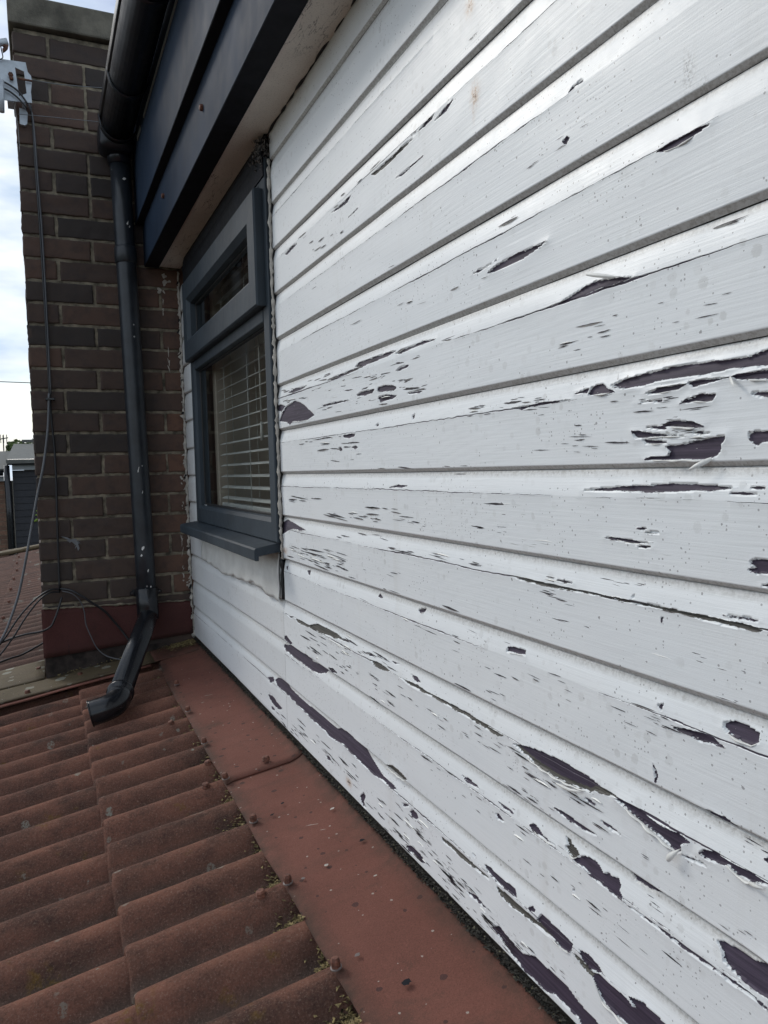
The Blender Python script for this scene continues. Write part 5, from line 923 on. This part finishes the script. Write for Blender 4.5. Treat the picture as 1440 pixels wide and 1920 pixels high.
# open the mouth: drop the end cap and add a lip
me = so_.data; bm = bmesh.new(); bm.from_mesh(me); big = max(bm.faces, key=lambda f: len(f.verts)*1e3-f.calc_center_median().x); bm.faces.remove(big); bm.to_mesh(me); bm.free()
md = so_.modifiers.new('t', 'SOLIDIFY'); md.thickness = .003; md.offset = -1
en = sh[-1]; dn = (sh[-1]-sh[-2])/np.linalg.norm(sh[-1]-sh[-2])
lipring = []
ref = np.array((0, 1., 0)); a_ = np.cross(dn, ref); a_ /= np.linalg.norm(a_); b_ = np.cross(dn, a_)
tube('shoe_lip', [en+a_*.0368*cos(t)+b_*.0368*sin(t) for t in np.linspace(0, 2*pi, 49)], .0022, M_black, dpp, 8, 0)
# splashes of white paint on the pipe
for (zz, xo, w, h) in ((.88, .010, .006, .016), (.868, .016, .004, .008), (.02, -.006, .003, .02), (-.06, .003, .0025, .012), (-.26, -.008, .012, .016), (-.285, -.014, .007, .008), (-.34, .006, .004, .012), (-.40, .012, .005, .007), (1.03, .008, .012, .010)):
    t = (PT[2]-zz)/(PT[2]-PB[2]); c = lerp(PT, PB, t); V = []; n = 9
    for s in range(n):
        an = 2*pi*s/n; dx = xo+w*.5*cos(an)*RN.uniform(.5, 1.3)+.25*h*sin(an)*.5; dz = h*.5*sin(an)*RN.uniform(.6, 1.3)
        V.append((c[0]+dx, c[1]-math.sqrt(max(0, .0345**2-dx*dx))-.0004, zz+dz))
    mesh_obj('paint_splash', V, [tuple(range(n))], M_flake, dpp)

# ---------------------------------------------------------------- brick pier
pier = thing('brick_pier', 'sooty dark brick pier with concrete coping and dark red flashing at its foot', 'brick pier')
PX0, PX1, PY1, PZ0, PZ1 = -.015, 1.1, 3.62, -3.6, 1.522
B('mortar_core', M_mortar, pier, (PX0+.004, PX1, YB+.004, PY1, PZ0, PZ1-.004))
def brickface(flip):
    V = []; F = []; T = []; CH = .0751; zr0 = -.1447
    k0 = int((-.74-zr0)//CH); k1 = int((PZ1-zr0)/CH)+1; nu, nv = 16, 6
    for k in range(k0, k1):
        z0 = zr0+k*CH+.0052; z1 = zr0+(k+1)*CH-.0052
        if z0 > PZ1-.02: continue
        z1 = min(z1, PZ1)
        A = (k % 2 == 0); end = .215 if A else .1025
        if flip: A = not A; end = .1025 if not A else .215
        us = []; u = 0.0; first = True
        span = (PX1-PX0) if not flip else (PY1-YB)
        while u < span-.02:
            w = end if first else .215; first = False
            if k in (17, 19, 15) and not flip and .1 < u < .3: w = RN.choice((.1025, .215))
            us.append((u, min(u+w, span))); u += w+.0105
        for (a, b) in us:
            a += RN.uniform(-.0015, .0015); b += RN.uniform(-.0015, .0015); if_first = a < .01
            if if_first: a = -.0005+RN.uniform(-.0028, .0015)
            tone = min(1, max(0, RN.gauss(.40, .40))); pr = RN.uniform(-.0018, .0018); tilt = RN.uniform(-.0012, .0012); b0 = len(V); sd_ = RN.randint(0, 9999)
            zz0 = z0+RN.uniform(-.001, .001); zz1 = z1+RN.uniform(-.001, .001)
            ul = [0, .004, .012]+[(i+1)*1.0 for i in range(0)]; 
            uu = np.concatenate([[a, a, a+.0018], np.linspace(a+.006, b-.006, nu), [b-.0018, b, b]]); vv = np.concatenate([[zz0, zz0, zz0+.0016], np.linspace(zz0+.005, zz1-.005, nv), [zz1-.0016, zz1, zz1]])
            dd = np.concatenate([[.012, .0022, .0005], np.zeros(nu), [.0005, .0022, .012]]); dv = np.concatenate([[.012, .0022, .0005], np.zeros(nv), [.0005, .0022, .012]])
            U2, V2 = np.meshgrid(uu, vv); D = np.maximum(dd[None, :], dv[:, None])+pr+tilt*(U2-a)/.2+.0014*ns(U2, V2, sd_, 60, 80)
            edge = (dd[None, :]+dv[:, None]) > 0; U3 = U2+np.where(edge, .0019*ns(U2, V2, sd_+1, 90, 140), 0); V3 = V2+np.where(edge, .0017*ns(U2, V2, sd_+2, 120, 140), 0)
            nr, nc = U2.shape
            for r in range(nr):
                for c in range(nc):
                    V.append((PX0+U3[r, c], YB-.001+D[r, c], V3[r, c]) if not flip else (PX0-.001+D[r, c], YB+.003+U3[r, c], V3[r, c])); T.append(tone)
            for r in range(nr-1):
                for c in range(nc-1):
                    q = (b0+r*nc+c, b0+r*nc+c+1, b0+(r+1)*nc+c+1, b0+(r+1)*nc+c); F.append(q if not flip else q[::-1])
    o = mesh_obj('brickwork', V, F, M_brick, pier, True); at = o.data.attributes.new('tone', 'FLOAT', 'POINT'); at.data.foreach_set('value', np.array(T, np.float32))
brickface(False); brickface(True)
B('coping', M_conc, pier, (PX0-.012, PX1, YB-.022, PY1+.03, PZ1+.001, PZ1+.098), bevel=.006)
def sheet(name, P00, P10, P11, P01, mat, parent, nu=30, nv=10, th=.003, wob=.0008, edge=None, seed=1):
    P = [np.array(p, float) for p in (P00, P10, P11, P01)]; V = []; E = []
    for j in range(nv+1):
        for i in range(nu+1):
            s, t = i/nu, j/nv; p = P[0]*(1-s)*(1-t)+P[1]*s*(1-t)+P[2]*s*t+P[3]*(1-s)*t
            V.append(p); E.append((s, t))
    Va = np.array(V); nrm = np.cross(P[1]-P[0], P[3]-P[0]); nrm /= np.linalg.norm(nrm)
    Va = Va+nrm[None, :]*(wob*ns(Va[:, 0]+Va[:, 2], Va[:, 1], seed, 14, 9))[:, None]
    n1 = nu+1; F = [(j*n1+i, j*n1+i+1, (j+1)*n1+i+1, (j+1)*n1+i) for j in range(nv) for i in range(nu)]
    o = mesh_obj(name, Va, F, mat, parent, True)
    at = o.data.attributes.new('edge', 'FLOAT', 'POINT'); at.data.foreach_set('value', np.array([edge(s, t) if edge else 0 for s, t in E], np.float32))
    md = o.modifiers.new('t', 'SOLIDIFY'); md.thickness = th; md.offset = -1
    return o
MS = .15; Z0 = -.640
def rz(x, dz=0): return Z0+MS*(x-L)+dz
sheet('upstand_flashing', (PX0-.006, YB-.010, -.632), (.497, YB-.010, -.600), (.497, YB-.007, -.476), (PX0-.006, YB-.007, -.459), M_upst, pier, 40, 8, .004, .0012, lambda s, t: max(0, 1-t*5)*.6)
B('pier_foot', M_felt, pier, (PX0-.001, .40, YB-.004, YB+.003, -.735, -.625))
bead('mortar_fillet', [(PX0-.002, YB-.008, -.457), (.25, YB-.009, -.466), (.495, YB-.008, -.474)], .0035, M_mortar, pier, .5, .01)
# smears of mortar, paint and cobweb on the face
def splat(name, c, w, h, mat, parent, axis=1, n=14, off=.0012, rag=.45, rot=0):
    V = []
    for s in range(n):
        an = 2*pi*s/n; r = 1+RN.uniform(-rag, rag); du = w*cos(an)*r; dv = h*sin(an)*r
        du, dv = du*cos(rot)-dv*sin(rot), du*sin(rot)+dv*cos(rot)
        V.append((c[0]+du, c[1]-off, c[2]+dv) if axis == 1 else (c[0]+du, c[1]+dv, c[2]+MS*du+off))
    V.append((c[0], c[1]-off-.0002, c[2]) if axis == 1 else (c[0], c[1], c[2]+off+.0002)); V2 = V
    return mesh_obj(name, V2, [(n, s, (s+1) % n) for s in range(n)], mat, parent)
for (x, z, w, h) in ((.452, .42, .003, .03), (.437, .60, .003, .015), (.486, -.02, .010, .012), (.480, -.11, .004, .01), (.470, -.27, .003, .035), (.474, -.36, .003, .02), (.487, -.395, .012, .010), (.488, -.42, .009, .008),
                     (.463, -.53, .004, .006), (.440, .63, .004, .012), (.455, .70, .02, .018), (.43, .67, .012, .012)):
    [splat('paint_smear', (x+RN.gauss(0, w*.7), YB-.003-.0002*q, z+RN.gauss(0, h*.6)), w*RN.uniform(.2, .6), h*RN.uniform(.2, .6), M_trimW, pier, rot=RN.uniform(-.6, .6), rag=.35, n=11) for q in range(4)]
splat('cobweb', (.088, YB-.004, -.225), .028, .008, M_wire, pier, rot=-.3, rag=.8, n=22); splat('cobweb', (.106, YB-.0045, -.238), .008, .018, M_wire, pier, rot=-.4, rag=.8, n=18)

# ---------------------------------------------------------------- corrugated roofs
PITCH_C, PH = .1167, 1.0535; DEP = .043
def corr(y): return -DEP*(1-((1+np.cos(2*pi*(y-PH)/PITCH_C))/2)**.85)
def roof_sheet(name, x0, x1, y0, y1, dz, parent, step_y=.0065, step_x=.03, endlip=True, seed=3, ragged=0.0, mat=None):
    Y = np.arange(y0, y1, step_y); X = np.concatenate([[x0, x0+.002, x0+.005, x0+.010], np.arange(x0+.02, x1, step_x), [x1]])
    XX, YY = np.meshgrid(X, Y); cc = corr(YY); n_ = .0012*ns(XX, YY, seed, 9, 12)+.0007*ns(XX, YY, seed+1, 60, 90)
    ZZ = Z0+MS*(XX-L)+dz+cc+n_; e = np.array([.006, .0022, .0006, 0]+[0]*(len(X)-4)); ZZ -= e[None, :]
    XX = XX+np.where(np.arange(len(X))[None, :] < 4, ragged*ns(YY, YY*0, seed+7, 18, 1)+ragged*.5*ns(YY, YY*0, seed+8, 90, 1), 0)
    nr, nc = XX.shape; V = np.stack([XX, YY, ZZ], -1).reshape(-1, 3); idx = np.arange(nr*nc).reshape(nr, nc)
    F = np.stack([idx[:-1, :-1], idx[:-1, 1:], idx[1:, 1:], idx[1:, :-1]], -1).reshape(-1, 4)
    o = mesh_obj(name, V, F.tolist(), mat or M_roof, parent, True)
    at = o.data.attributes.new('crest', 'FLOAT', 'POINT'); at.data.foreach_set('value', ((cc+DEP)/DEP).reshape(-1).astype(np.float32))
    md = o.modifiers.new('t', 'SOLIDIFY'); md.thickness = .010; md.offset = -1; return o
XLAP = .080
near = thing('corrugated_roof', 'near red-brown corrugated lean-to roof with lichen beside the white boards', 'roof')
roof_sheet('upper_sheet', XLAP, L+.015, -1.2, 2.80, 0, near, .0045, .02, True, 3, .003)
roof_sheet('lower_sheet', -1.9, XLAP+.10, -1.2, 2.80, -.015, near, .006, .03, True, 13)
B('lean_to_wall', M_brickred, near, (-1.75, -1.65, -1.1, 2.74, -3.6, -1.07), (-1.649, L-.01, -1.1, -1.0, -3.6, -1.10))
fe = lambda s, t: max(0, 1-s*5)*.9+max(0, (s-.80)/.20)*.95
XF = .325
def flashing(name, y0, y1, dz, seed):
    V = []; E = []; nu, nv = 22, int((y1-y0)/.03)
    for j in range(nv+1):
        y = y0+(y1-y0)*j/nv; x0 = XF+.006*(y-1.2)+.0018*float(ns(np.array(y), np.array(0.), 44, 12, 1))
        if y > 2.5: x0 += .02*(y-2.5)/.3
        for i in range(nu+1):
            s = i/nu; x = x0+(L-.001-x0)*s; z = rz(x, dz)+.0035+.0016*float(ns(np.array(x), np.array(y), seed, 14, 9))+.010*max(0, (s-.82)/.18)**2-.004*max(0, 1-s*12)
            V.append((x, y, z)); E.append(fe(s, 0))
    n1 = nu+1; F = [(j*n1+i, j*n1+i+1, (j+1)*n1+i+1, (j+1)*n1+i) for j in range(nv) for i in range(nu)]
    o = mesh_obj(name, V, F, M_flash, near, True); at = o.data.attributes.new('edge', 'FLOAT', 'POINT'); at.data.foreach_set('value', np.array(E, np.float32))
    md = o.modifiers.new('t', 'SOLIDIFY'); md.thickness = .004; md.offset = -1; return o
flashing('wall_flashing', -1.2, 1.66, .0, 21); flashing('wall_flashing', 1.60, 2.80, .0040, 22)
sheet('wall_flashing', (.335, 2.76, rz(.335, .011)), (L, 2.76, rz(L, .012)), (L, YB-.003, rz(L, .016)), (.335, YB-.003, rz(.335, .016)), M_flash, near, 12, 8, .003, .002, lambda s, t: .8, 9)
# verge sheet in front of the pier
def vz(x, dz=0): return rz(x, .010+dz)
sheet('verge_flashing', (-1.9, 2.760, vz(-1.9)), (.345, 2.760, vz(.345)), (.345, YB-.006, vz(.345, .004)), (-1.9, YB-.006, vz(-1.9, .004)), M_cap, near, 60, 8, .004, .0015, lambda s, t: max(0, 1-t*4)*.8, 31)
sheet('verge_flashing', (-1.9, YB-.007, vz(-1.9, .006)), (PX0-.006, YB-.007, vz(PX0, .006)), (PX0-.006, 3.24, vz(PX0, .0)), (-1.9, 3.24, vz(-1.9, .0)), M_cap, near, 50, 12, .004, .0015, lambda s, t: max(0, 1-t*4)*.8, 32)
sheet('verge_apron', (-1.9, 2.728, vz(-1.9, -.006)), (.32, 2.738, vz(.32, -.006)), (.32, 2.80, vz(.32, -.0055)), (-1.9, 2.80, vz(-1.9, -.0055)), M_flash, near, 50, 4, .003, .001, None, 33)
NRM = Vector((-MS, 0, 1)).normalized()
for (x, y, hz, w_) in ((.331, 1.157, .0105, 1), (.327, .927, .0105, 1), (.336, 1.393, .0105, 1), (.332, 1.608, .0165, 1), (.333, 1.848, .0165, 1), (.341, 2.12, .0165, 1), (.355, 2.40, .0165, 1), (.427, 1.631, .0165, 0), (.330, .70, .0105, 1),
                    (.288, 1.1667, .001, 0), (.292, 1.6337, .001, 0), (.320, 1.7504, .001, 0), (-.074, 2.80, .014, 0), (.094, 2.85, .014, 0), (-.04, 3.10, .014, 0), (-.30, 2.84, .014, 0), (.24, 2.83, .014, 0), (.29, .6998, .001, 0), (.29, 2.100, .001, 0)):
    p = Vector((x, y, rz(x)))+NRM*(hz-.004); 
    if w_: screw('washer', p, NRM, .0082, .002, M_wash, near)
    b = screw('bolt', p+NRM*.001, (NRM.x+RN.uniform(-.15, .15), RN.uniform(-.15, .15), 1), .0068 if w_ else .0085, .0125 if w_ else .009, M_bolt, near, True)
    screw('bolt', p+NRM*.0, NRM, .0090, .0042, M_bolt, near) if not w_ else None
# smooth lichen / paint dots on the flashing
for (x, y, w, h, mt) in ((.397, 1.16, .0035, .003, M_trimW), (.353, 1.15, .003, .003, M_wash), (.39, .845, .0065, .005, M_head), (.473, 1.19, .005, .004, M_head), (.37, 1.39, .004, .003, M_head), (.40, 1.42, .004, .003, M_head), (.47, 1.33, .005, .003, M_trimW),
                      (.42, 1.30, .010, .0006, M_trimW), (.43, 1.27, .005, .0006, M_trimW), (.41, 2.2, .012, .0008, M_trimW), (.385, 2.15, .006, .001, M_trimW), (.44, 2.05, .002, .002, M_trimW), (.45, 1.08, .003, .0015, M_trimW), (.358, .93, .004, .003, M_wash)):
    splat('lichen_spot', (x, y, rz(x)), w, h, mt, near, axis=2, off=.0085 if y < 1.6 else .0145, rag=.25, rot=RN.uniform(-.5, .5))

far = thing('corrugated_roof', 'distant red-brown corrugated roof seen left behind the brick pier, older and finer ribbed', 'roof')
roof_sheet('upper_sheet', -.25, .9, 3.215, 8.70, 0, far, .012, .06, True, 43, .004, M_roofold)
roof_sheet('lower_sheet', -2.2, -.14, 3.215, 8.70, -.0105, far, .012, .06, True, 53, 0, M_roofold)
sheet('end_capping', (-2.2, 8.62, rz(-2.2, .03)), (.9, 8.62, rz(.9, .03)), (.9, 8.80, rz(.9, .035)), (-2.2, 8.80, rz(-2.2, .035)), M_cap, far, 30, 3, .03, .004)
for i in range(9): screw('bolt', Vector((-.22+RN.uniform(-.01, .01), PH+PITCH_C*(20+i*5), rz(-.22, 0))), NRM, .010, .016, M_bolt, far, True)
B('lean_to_wall', M_brickred, far, (-2.0, -1.9, 3.3, 8.6, -3.6, -1.10), (-1.899, .8, 8.5, 8.6, -3.6, -1.10))

# ---------------------------------------------------------------- moss and debris
def clump(name, pts, mat, label, cat='moss', r=(.0015, .004)):
    V = []; F = []
    for (x, y, z) in pts:
        rr = RN.uniform(*r); b0 = len(V); q = [Vector((RN.gauss(0, 1), RN.gauss(0, 1), RN.gauss(0, 1))).normalized()*rr*RN.uniform(.6, 1.5) for _ in range(4)]
        for v in q: V.append((x+v.x*1.4, y+v.y*1.4, z+abs(v.z)*.9))
        F += [(b0, b0+1, b0+2), (b0, b0+2, b0+3), (b0, b0+3, b0+1), (b0+1, b0+3, b0+2)]
    o = mesh_obj(name, V, F, mat, None); o['kind'] = 'stuff'; tag(o, label, cat); return o
pts = []
y = .30
while y < 2.9:
    dens = .0011*(1+y)
    for _ in range(11):
        hw = .0024*(1+.5*float(ns(np.array(y), np.array(0.), 77, 25, 1)))
        x = L-.001-abs(RN.gauss(0, .55))*hw; base = rz(x, .010)+.007*max(0, (x-(L-.03))/.03)**2
        zt = RN.random()**1.3*(.012 if x > L-.005 else .0035)
        pts.append((x, y+RN.uniform(-.002, .002), base+zt-.002))
    y += dens*1.35
clump('wall_moss', pts, M_moss, 'dark moss and grit packed along the joint between boards and flashing', 'moss', (.0010, .0030))
pts = []
for k in range(-12, 16):
    yc = PH+PITCH_C*(k+.5)
    if not .2 < yc < 2.75: continue
    amt = RN.choice((.4, .7, 1, 1, 1.3))
    for _ in range(int(260*amt)):
        xx = XF+.01-abs(RN.gauss(0, .018))*amt; yy = yc+RN.gauss(0, .014)-.006; h = rz(xx)+float(corr(yy)); pts.append((xx, yy, h+RN.random()*.010*max(0, 1-(XF+.006-xx)/.035)))
clump('valley_moss', pts, M_gold, 'dry golden moss tufts in the roof valleys under the flashing edge', 'moss', (.0016, .0042))
pts = [(L-.01-abs(RN.gauss(0, .05)), YB-.02-abs(RN.gauss(0, .035)), rz(L-.05, .018)+RN.random()*.008) for _ in range(900)]
pts = [(x, y_, rz(x, .017)+RN.random()*.007) for x, y_, z in pts]
pts += [(RN.uniform(.02, .33), YB-.012-abs(RN.gauss(0, .010)), rz(.2, .012)) for _ in range(90)]
pts = [(x, y_, rz(x, .016)+RN.random()*.006) for x, y_, z in pts]
clump('corner_debris', pts, M_gold, 'moss crumbs and dead leaves gathered in the corner by the pier foot', 'debris', (.0015, .0045))

# ---------------------------------------------------------------- cables
def cable(key, r, mat, label, name='cable', group=None, seg=10):
    o = tube(name, LN[key], r, mat, None, seg, 8); tag(o, label, 'cable', group); return o
cable('twin_a', .0036, M_cabk, 'black cable clipped straight down the brick pier, nearer the downpipe of the pair'); cable('twin_b', .0034, M_cagr, 'short dark grey cable beside the black one on the upper pier')
cable('drop', .0042, M_cagr, 'grey cable swinging away from the pier down to the left')
cable('loop_a', .0032, M_cabk, 'upper black cable looping left from the pier over the far roof'); cable('loop_b', .0030, M_cabk, 'lower black cable looping left just beneath the upper loop')
cable('loop_c', .0034, M_cabk, 'black cable sagging round the pier corner along the red flashing'); cable('thick', .0042, M_cabk, 'thick black cable running right behind the downpipe')
cable('thin', .0020, M_cagr, 'thin grey cable hanging in front of the dark red flashing'); cable('low', .0036, M_cabk, 'black cable lying on the grey verge left of the pier foot')
cable('tie_a', .0012, M_wire, 'thin wire tied across the pier below the bracket', 'tie_wire', None, 6); cable('tie_b', .0014, M_wire, 'thin wire stretched from the bracket bolt to the gutter', 'tie_wire', None, 6)
cable('hang', .0009, M_wire, 'hair-thin wire dangling under the bracket', 'tie_wire', None, 6)
o = tube('overhead_wire', [(-30, 20, 2.9), (-.08, 20, 2.255), (12, 20, 2.0)], .010, M_cabk, None, 6, 0); tag(o, 'overhead service wire crossing the sky left of the pier', 'wire')
o = B('cable_clip', M_black, None, (.028, .058, 2.893, 2.9175, .268, .276), bevel=.002); tag(o, 'black cable clip nailed to the pier where the grey cable leaves', 'clip')

# ---------------------------------------------------------------- aerial bracket
brk = thing('aerial_bracket', 'galvanised steel aerial bracket with rusty bolts on the upper left pier edge', 'bracket')
def plate(name, outl, hole, th, mat, parent):
    bm = bmesh.new()
    def loop(P):
        vs = [bm.verts.new(p) for p in P]; return [bm.edges.new((vs[i], vs[(i+1) % len(vs)])) for i in range(len(vs))]
    es = loop(outl); 
    if hole: es += loop(hole)
    bmesh.ops.triangle_fill(bm, edges=es, use_beauty=True)
    r = bmesh.ops.extrude_face_region(bm, geom=list(bm.faces)); 
    for v in [g for g in r['geom'] if isinstance(g, bmesh.types.BMVert)]: v.co.y += th
    bmesh.ops.recalc_face_normals(bm, faces=list(bm.faces)); return bm_obj(name, bm, mat, parent)
plate('plate', LN['plate'], LN['hole'], .004, M_galv, brk); plate('tab', LN['tab'], None, .012, M_galv, brk)
pl_ = LN['plate']; B('side_flange', M_galv, brk, (pl_[0][0]-.002, pl_[0][0]+.002, 2.864, 2.93, pl_[-1][2], pl_[0][2]))
B('stand_off', M_galv, brk, (-.040, -.020, 2.8645, 2.9185, 1.245, 1.275), (.004, .016, 2.8645, 2.9185, 1.245, 1.262))
tube('clamp', LN['clamp'], .011, M_galv, brk, 14, 0); tube('clamp_jaw', LN['clampb'], .006, M_rust, brk, 8, 2, True, .3); tube('mast_stub', LN['rod'], .009, M_galv, brk, 14, 0)
tube('bolt', LN['bolt'], .0035, M_rust, brk, 8, 0); tube('bolt', LN['boltb'], .006, M_rust, brk, 8, 0)
c0 = LN['boltb'][0]
screw('bolt', (c0[0], c0[1]+.003, c0[2]), (0, -1, 0), .008, .010, M_rust, brk, True)
for kx in ('curl', 'curl2', 'curl3'): cable(kx, .0030 if kx != 'curl' else .0018, M_cabk, {'curl': 'short curl of black wire above the bracket plate', 'curl2': 'upper black lead crossing the bracket plate', 'curl3': 'lower black lead crossing the bracket plate'}[kx])
# small cap on the coping
cp = tube('coping_cap', [(.315, 3.02, PZ1+.099), (.315, 3.02, PZ1+.115), (.315, 3.02, PZ1+.128), (.315, 3.02, PZ1+.132)], [.020, .026, .022, .01], M_black, None, 18, 0); tag(cp, 'small black plastic cap sitting on the coping behind the gutter', 'cap')
# crust above the window corner
pts = [(L-.012+RN.gauss(0, .007), 1.730+RN.gauss(0, .020), .722+RN.gauss(0, .012)) for _ in range(420)]
V = []; F = []
for (x, y, z) in pts:
    b0 = len(V); rr = RN.uniform(.002, .0075)
    for _ in range(4):
        v = Vector((RN.gauss(0, 1), RN.gauss(0, 1), RN.gauss(0, 1))).normalized()*rr; V.append((min(x+v.x*.8, L), y+v.y, min(z+v.z, .764)))
    F += [(b0, b0+1, b0+2), (b0, b0+2, b0+3), (b0, b0+3, b0+1), (b0+1, b0+3, b0+2)]
o = mesh_obj('debris_clump', V, F, M_nest, None); tag(o, 'crusty grey clump of old debris wedged above the near window corner', 'debris')
# leaf sprig behind the pier
sp = thing('leaf_sprig', 'bright green leaf sprig poking out behind the pier edge', 'plant')
base = Vector(LN['sprig'][0]); tube('stem', [tuple(base+Vector((.03, .02, -.50))), tuple(base+Vector((.02, .01, -.1))), tuple(base)], .0022, M_leaf, sp, 6, 4)
for (dx, dz, ln_, an) in ((-.012, .006, .034, 3.55), (-.008, .020, .026, 3.1), (-.006, .034, .026, 2.95), (.002, -.012, .03, 3.7)):
    c = base+Vector((dx, 0, dz)); u = Vector((cos(an), 0, sin(an))); w = Vector((-sin(an), .5, cos(an)))*ln_*.20
    V = [c, c+u*ln_*.35+w, c+u*ln_, c+u*ln_*.35-w, c+u*ln_*.4+Vector((0, -.004, 0))]
    mesh_obj('leaf', V, [(0, 3, 4), (0, 4, 1), (4, 3, 2), (1, 4, 2)], M_leaf, sp)

# ---------------------------------------------------------------- beyond: neighbouring buildings, trees, ground
g = mesh_obj('ground', [(-900, -900, -3.6), (900, -900, -3.6), (900, 900, -3.6), (-900, 900, -3.6)], [(0, 1, 2, 3)], M_ground); struct(g)
def farroof(name, x0, x1, y0, y1, z0, z1, parent, th=.06): 
    V = [(x0, y0, z0), (x1, y0, z0), (x1, y1, z1), (x0, y1, z1), (x0, y0, z0-th), (x1, y0, z0-th), (x1, y1, z1-th), (x0, y1, z1-th)]
    return mesh_obj(name, V, [(0, 1, 2, 3), (7, 6, 5, 4), (0, 4, 5, 1), (1, 5, 6, 2), (2, 6, 7, 3), (3, 7, 4, 0)], M_rooffar, parent)
dk = thing('dark_clad_building', 'charcoal clad outbuilding with grey shallow roof behind the far corrugated roof', 'building')
B('wall', M_darkclad, dk, (-.42, 5.0, 14.0, 18.0, -3.6, .14))
bm = bmesh.new()
for i in range(34):
    z = .138-.11*i; V4 = [(-.424, 13.985, z-.104), (5.0, 13.985, z-.104), (5.0, 13.997, z), (-.424, 13.997, z)]
    f = bm.faces.new([bm.verts.new(p) for p in V4]); f2 = bm.faces.new([bm.verts.new(p) for p in ((-.424, 13.985, z-.104), (-.424, 14, z-.104), (5.0, 14, z-.104), (5.0, 13.985, z-.104))])
bm_obj('cladding', bm, M_darkclad, dk)
B('fascia', M_whitefar, dk, (-.42, 5.0, 13.90, 13.98, .145, .245)); tube('gutter', [(-.48, 13.84, .275), (5, 13.84, .275)], .05, M_gut, dk, 12, 0)
farroof('roof', -.50, 5.0, 13.78, 18.5, .31, .76, dk); farroof('ridge_capping', -.34, .9, 18.52, 18.9, .85, .87, dk)
tube('downpipe', [(-.50, 13.9, .22), (-.50, 13.93, -.6), (-.50, 13.93, -3.5)], .045, M_black, dk, 12, 0)
for i in range(9): B('roof_seam', M_rooffar, dk, (-.50+.62*i, -.492+.62*i, 13.79, 13.80, .3, .312)) if False else None
bh = thing('brick_building', 'pale red brick building with black gutter at the far left edge', 'building')
V = []; F = []; T = []
def wbrick(x0, x1, y, z0, z1):
    z = z0; r = 0
    while z < z1-.03:
        x = x1; first = r % 2
        while x > x0:
            w = .1025 if first else .215; first = 0; xa = max(x0, x-w); b0 = len(V)
            V.extend([(xa, y, z), (x, y, z), (x, y, z+.065), (xa, y, z+.065)]); F.append((b0, b0+1, b0+2, b0+3)); T.extend([RN.random()]*4); x = xa-.010
        z += .075; r += 1
wbrick(-2.6, -.56, 14.195, -2.2, -.04)
o = mesh_obj('brickwork', V, F, M_brickred, bh); at = o.data.attributes.new('tone', 'FLOAT', 'POINT'); at.data.foreach_set('value', np.array(T, np.float32))
B('wall', M_mortar, bh, (-6, -.555, 14.2, 19, -3.6, -.035)); B('fascia', M_whitefar, bh, (-6, -.56, 14.10, 14.19, -.032, .05)); tube('gutter', [(-6, 14.04, .11), (-.56, 14.04, .11)], .055, M_gut, bh, 12, 0)
farroof('roof', -6, -.53, 14.0, 19.0, .17, .62, bh)
ae = thing('roof_aerial', 'tiny aerial on the far roof ridge at the left edge', 'aerial')
tube('mast', [(-.72, 19.0, .60), (-.72, 19.0, .98)], .012, M_black, ae, 6, 0); tube('boom', [(-.84, 19.0, .88), (-.62, 19.0, .92)], .012, M_black, ae, 6, 0)
for i in range(4): tube('element', [(-.83+.06*i, 19.0, .80), (-.83+.06*i, 19.0, .99)], .008, M_black, ae, 6, 0)
def tree(name, label, cx, cy, zt, rad, n, seed, trunk_z=-3.6):
    r = random.Random(seed); t = thing(name, label, 'tree', group=None)
    limbs = [(cx, cy, trunk_z), (cx+.1, cy, (zt+trunk_z)/2), (cx, cy, zt-rad*.6)]
    tube('trunk', limbs, [.16]*13 if False else .14, M_bark, t, 10, 6)
    for i in range(5): an = r.uniform(0, 6.3); tube('limb', [limbs[1], (cx+cos(an)*rad*.4, cy+sin(an)*rad*.4, zt-rad*.8), (cx+cos(an)*rad*.7, cy+sin(an)*rad*.7, zt-rad*.3)], .05, M_bark, t, 6, 4)
    V = []; F = []; cl = [(r.gauss(0, .42)*rad, r.gauss(0, .42)*rad, r.uniform(-.9, .0)*rad, r.uniform(.16, .34)*rad) for _ in range(26)]
    for i in range(n):
        c = r.choice(cl); q = Vector((r.gauss(0, 1), r.gauss(0, 1), r.gauss(0, 1))).normalized()*c[3]*r.random()**.4
        p = Vector((cx+c[0], cy+c[1], zt-.15*rad+c[2]))+q; a = Vector((r.gauss(0, 1), r.gauss(0, 1), r.gauss(0, 1))).normalized()*.07; b = Vector((r.gauss(0, 1), r.gauss(0, 1), r.gauss(0, 1))).normalized()*.05
        b0 = len(V); V += [p-a, p+b, p+a, p-b]; F.append((b0, b0+1, b0+2, b0+3))
    mesh_obj('crown', V, F, M_tree, t); return t
tree('garden_tree', 'small sunlit treetop showing over the grey roof ridge', -.28, 26.0, 1.16, .62, 2600, 4)

# ---------------------------------------------------------------- put each empty at the base of its thing
bpy.context.view_layer.update()
def kids(o):
    for c in o.children:
        yield c
        yield from kids(c)
for r_ in [o for o in COL.objects if o.type == 'EMPTY' and o.parent is None]:
    lo = Vector((1e9,)*3); hi = Vector((-1e9,)*3)
    for c in kids(r_):
        if c.type != 'MESH': continue
        for q in c.bound_box:
            for i in range(3): lo[i] = min(lo[i], q[i]); hi[i] = max(hi[i], q[i])
    b = Vector(((lo.x+hi.x)/2, (lo.y+hi.y)/2, lo.z)); r_.location = b
    for c in r_.children: c.location = -b
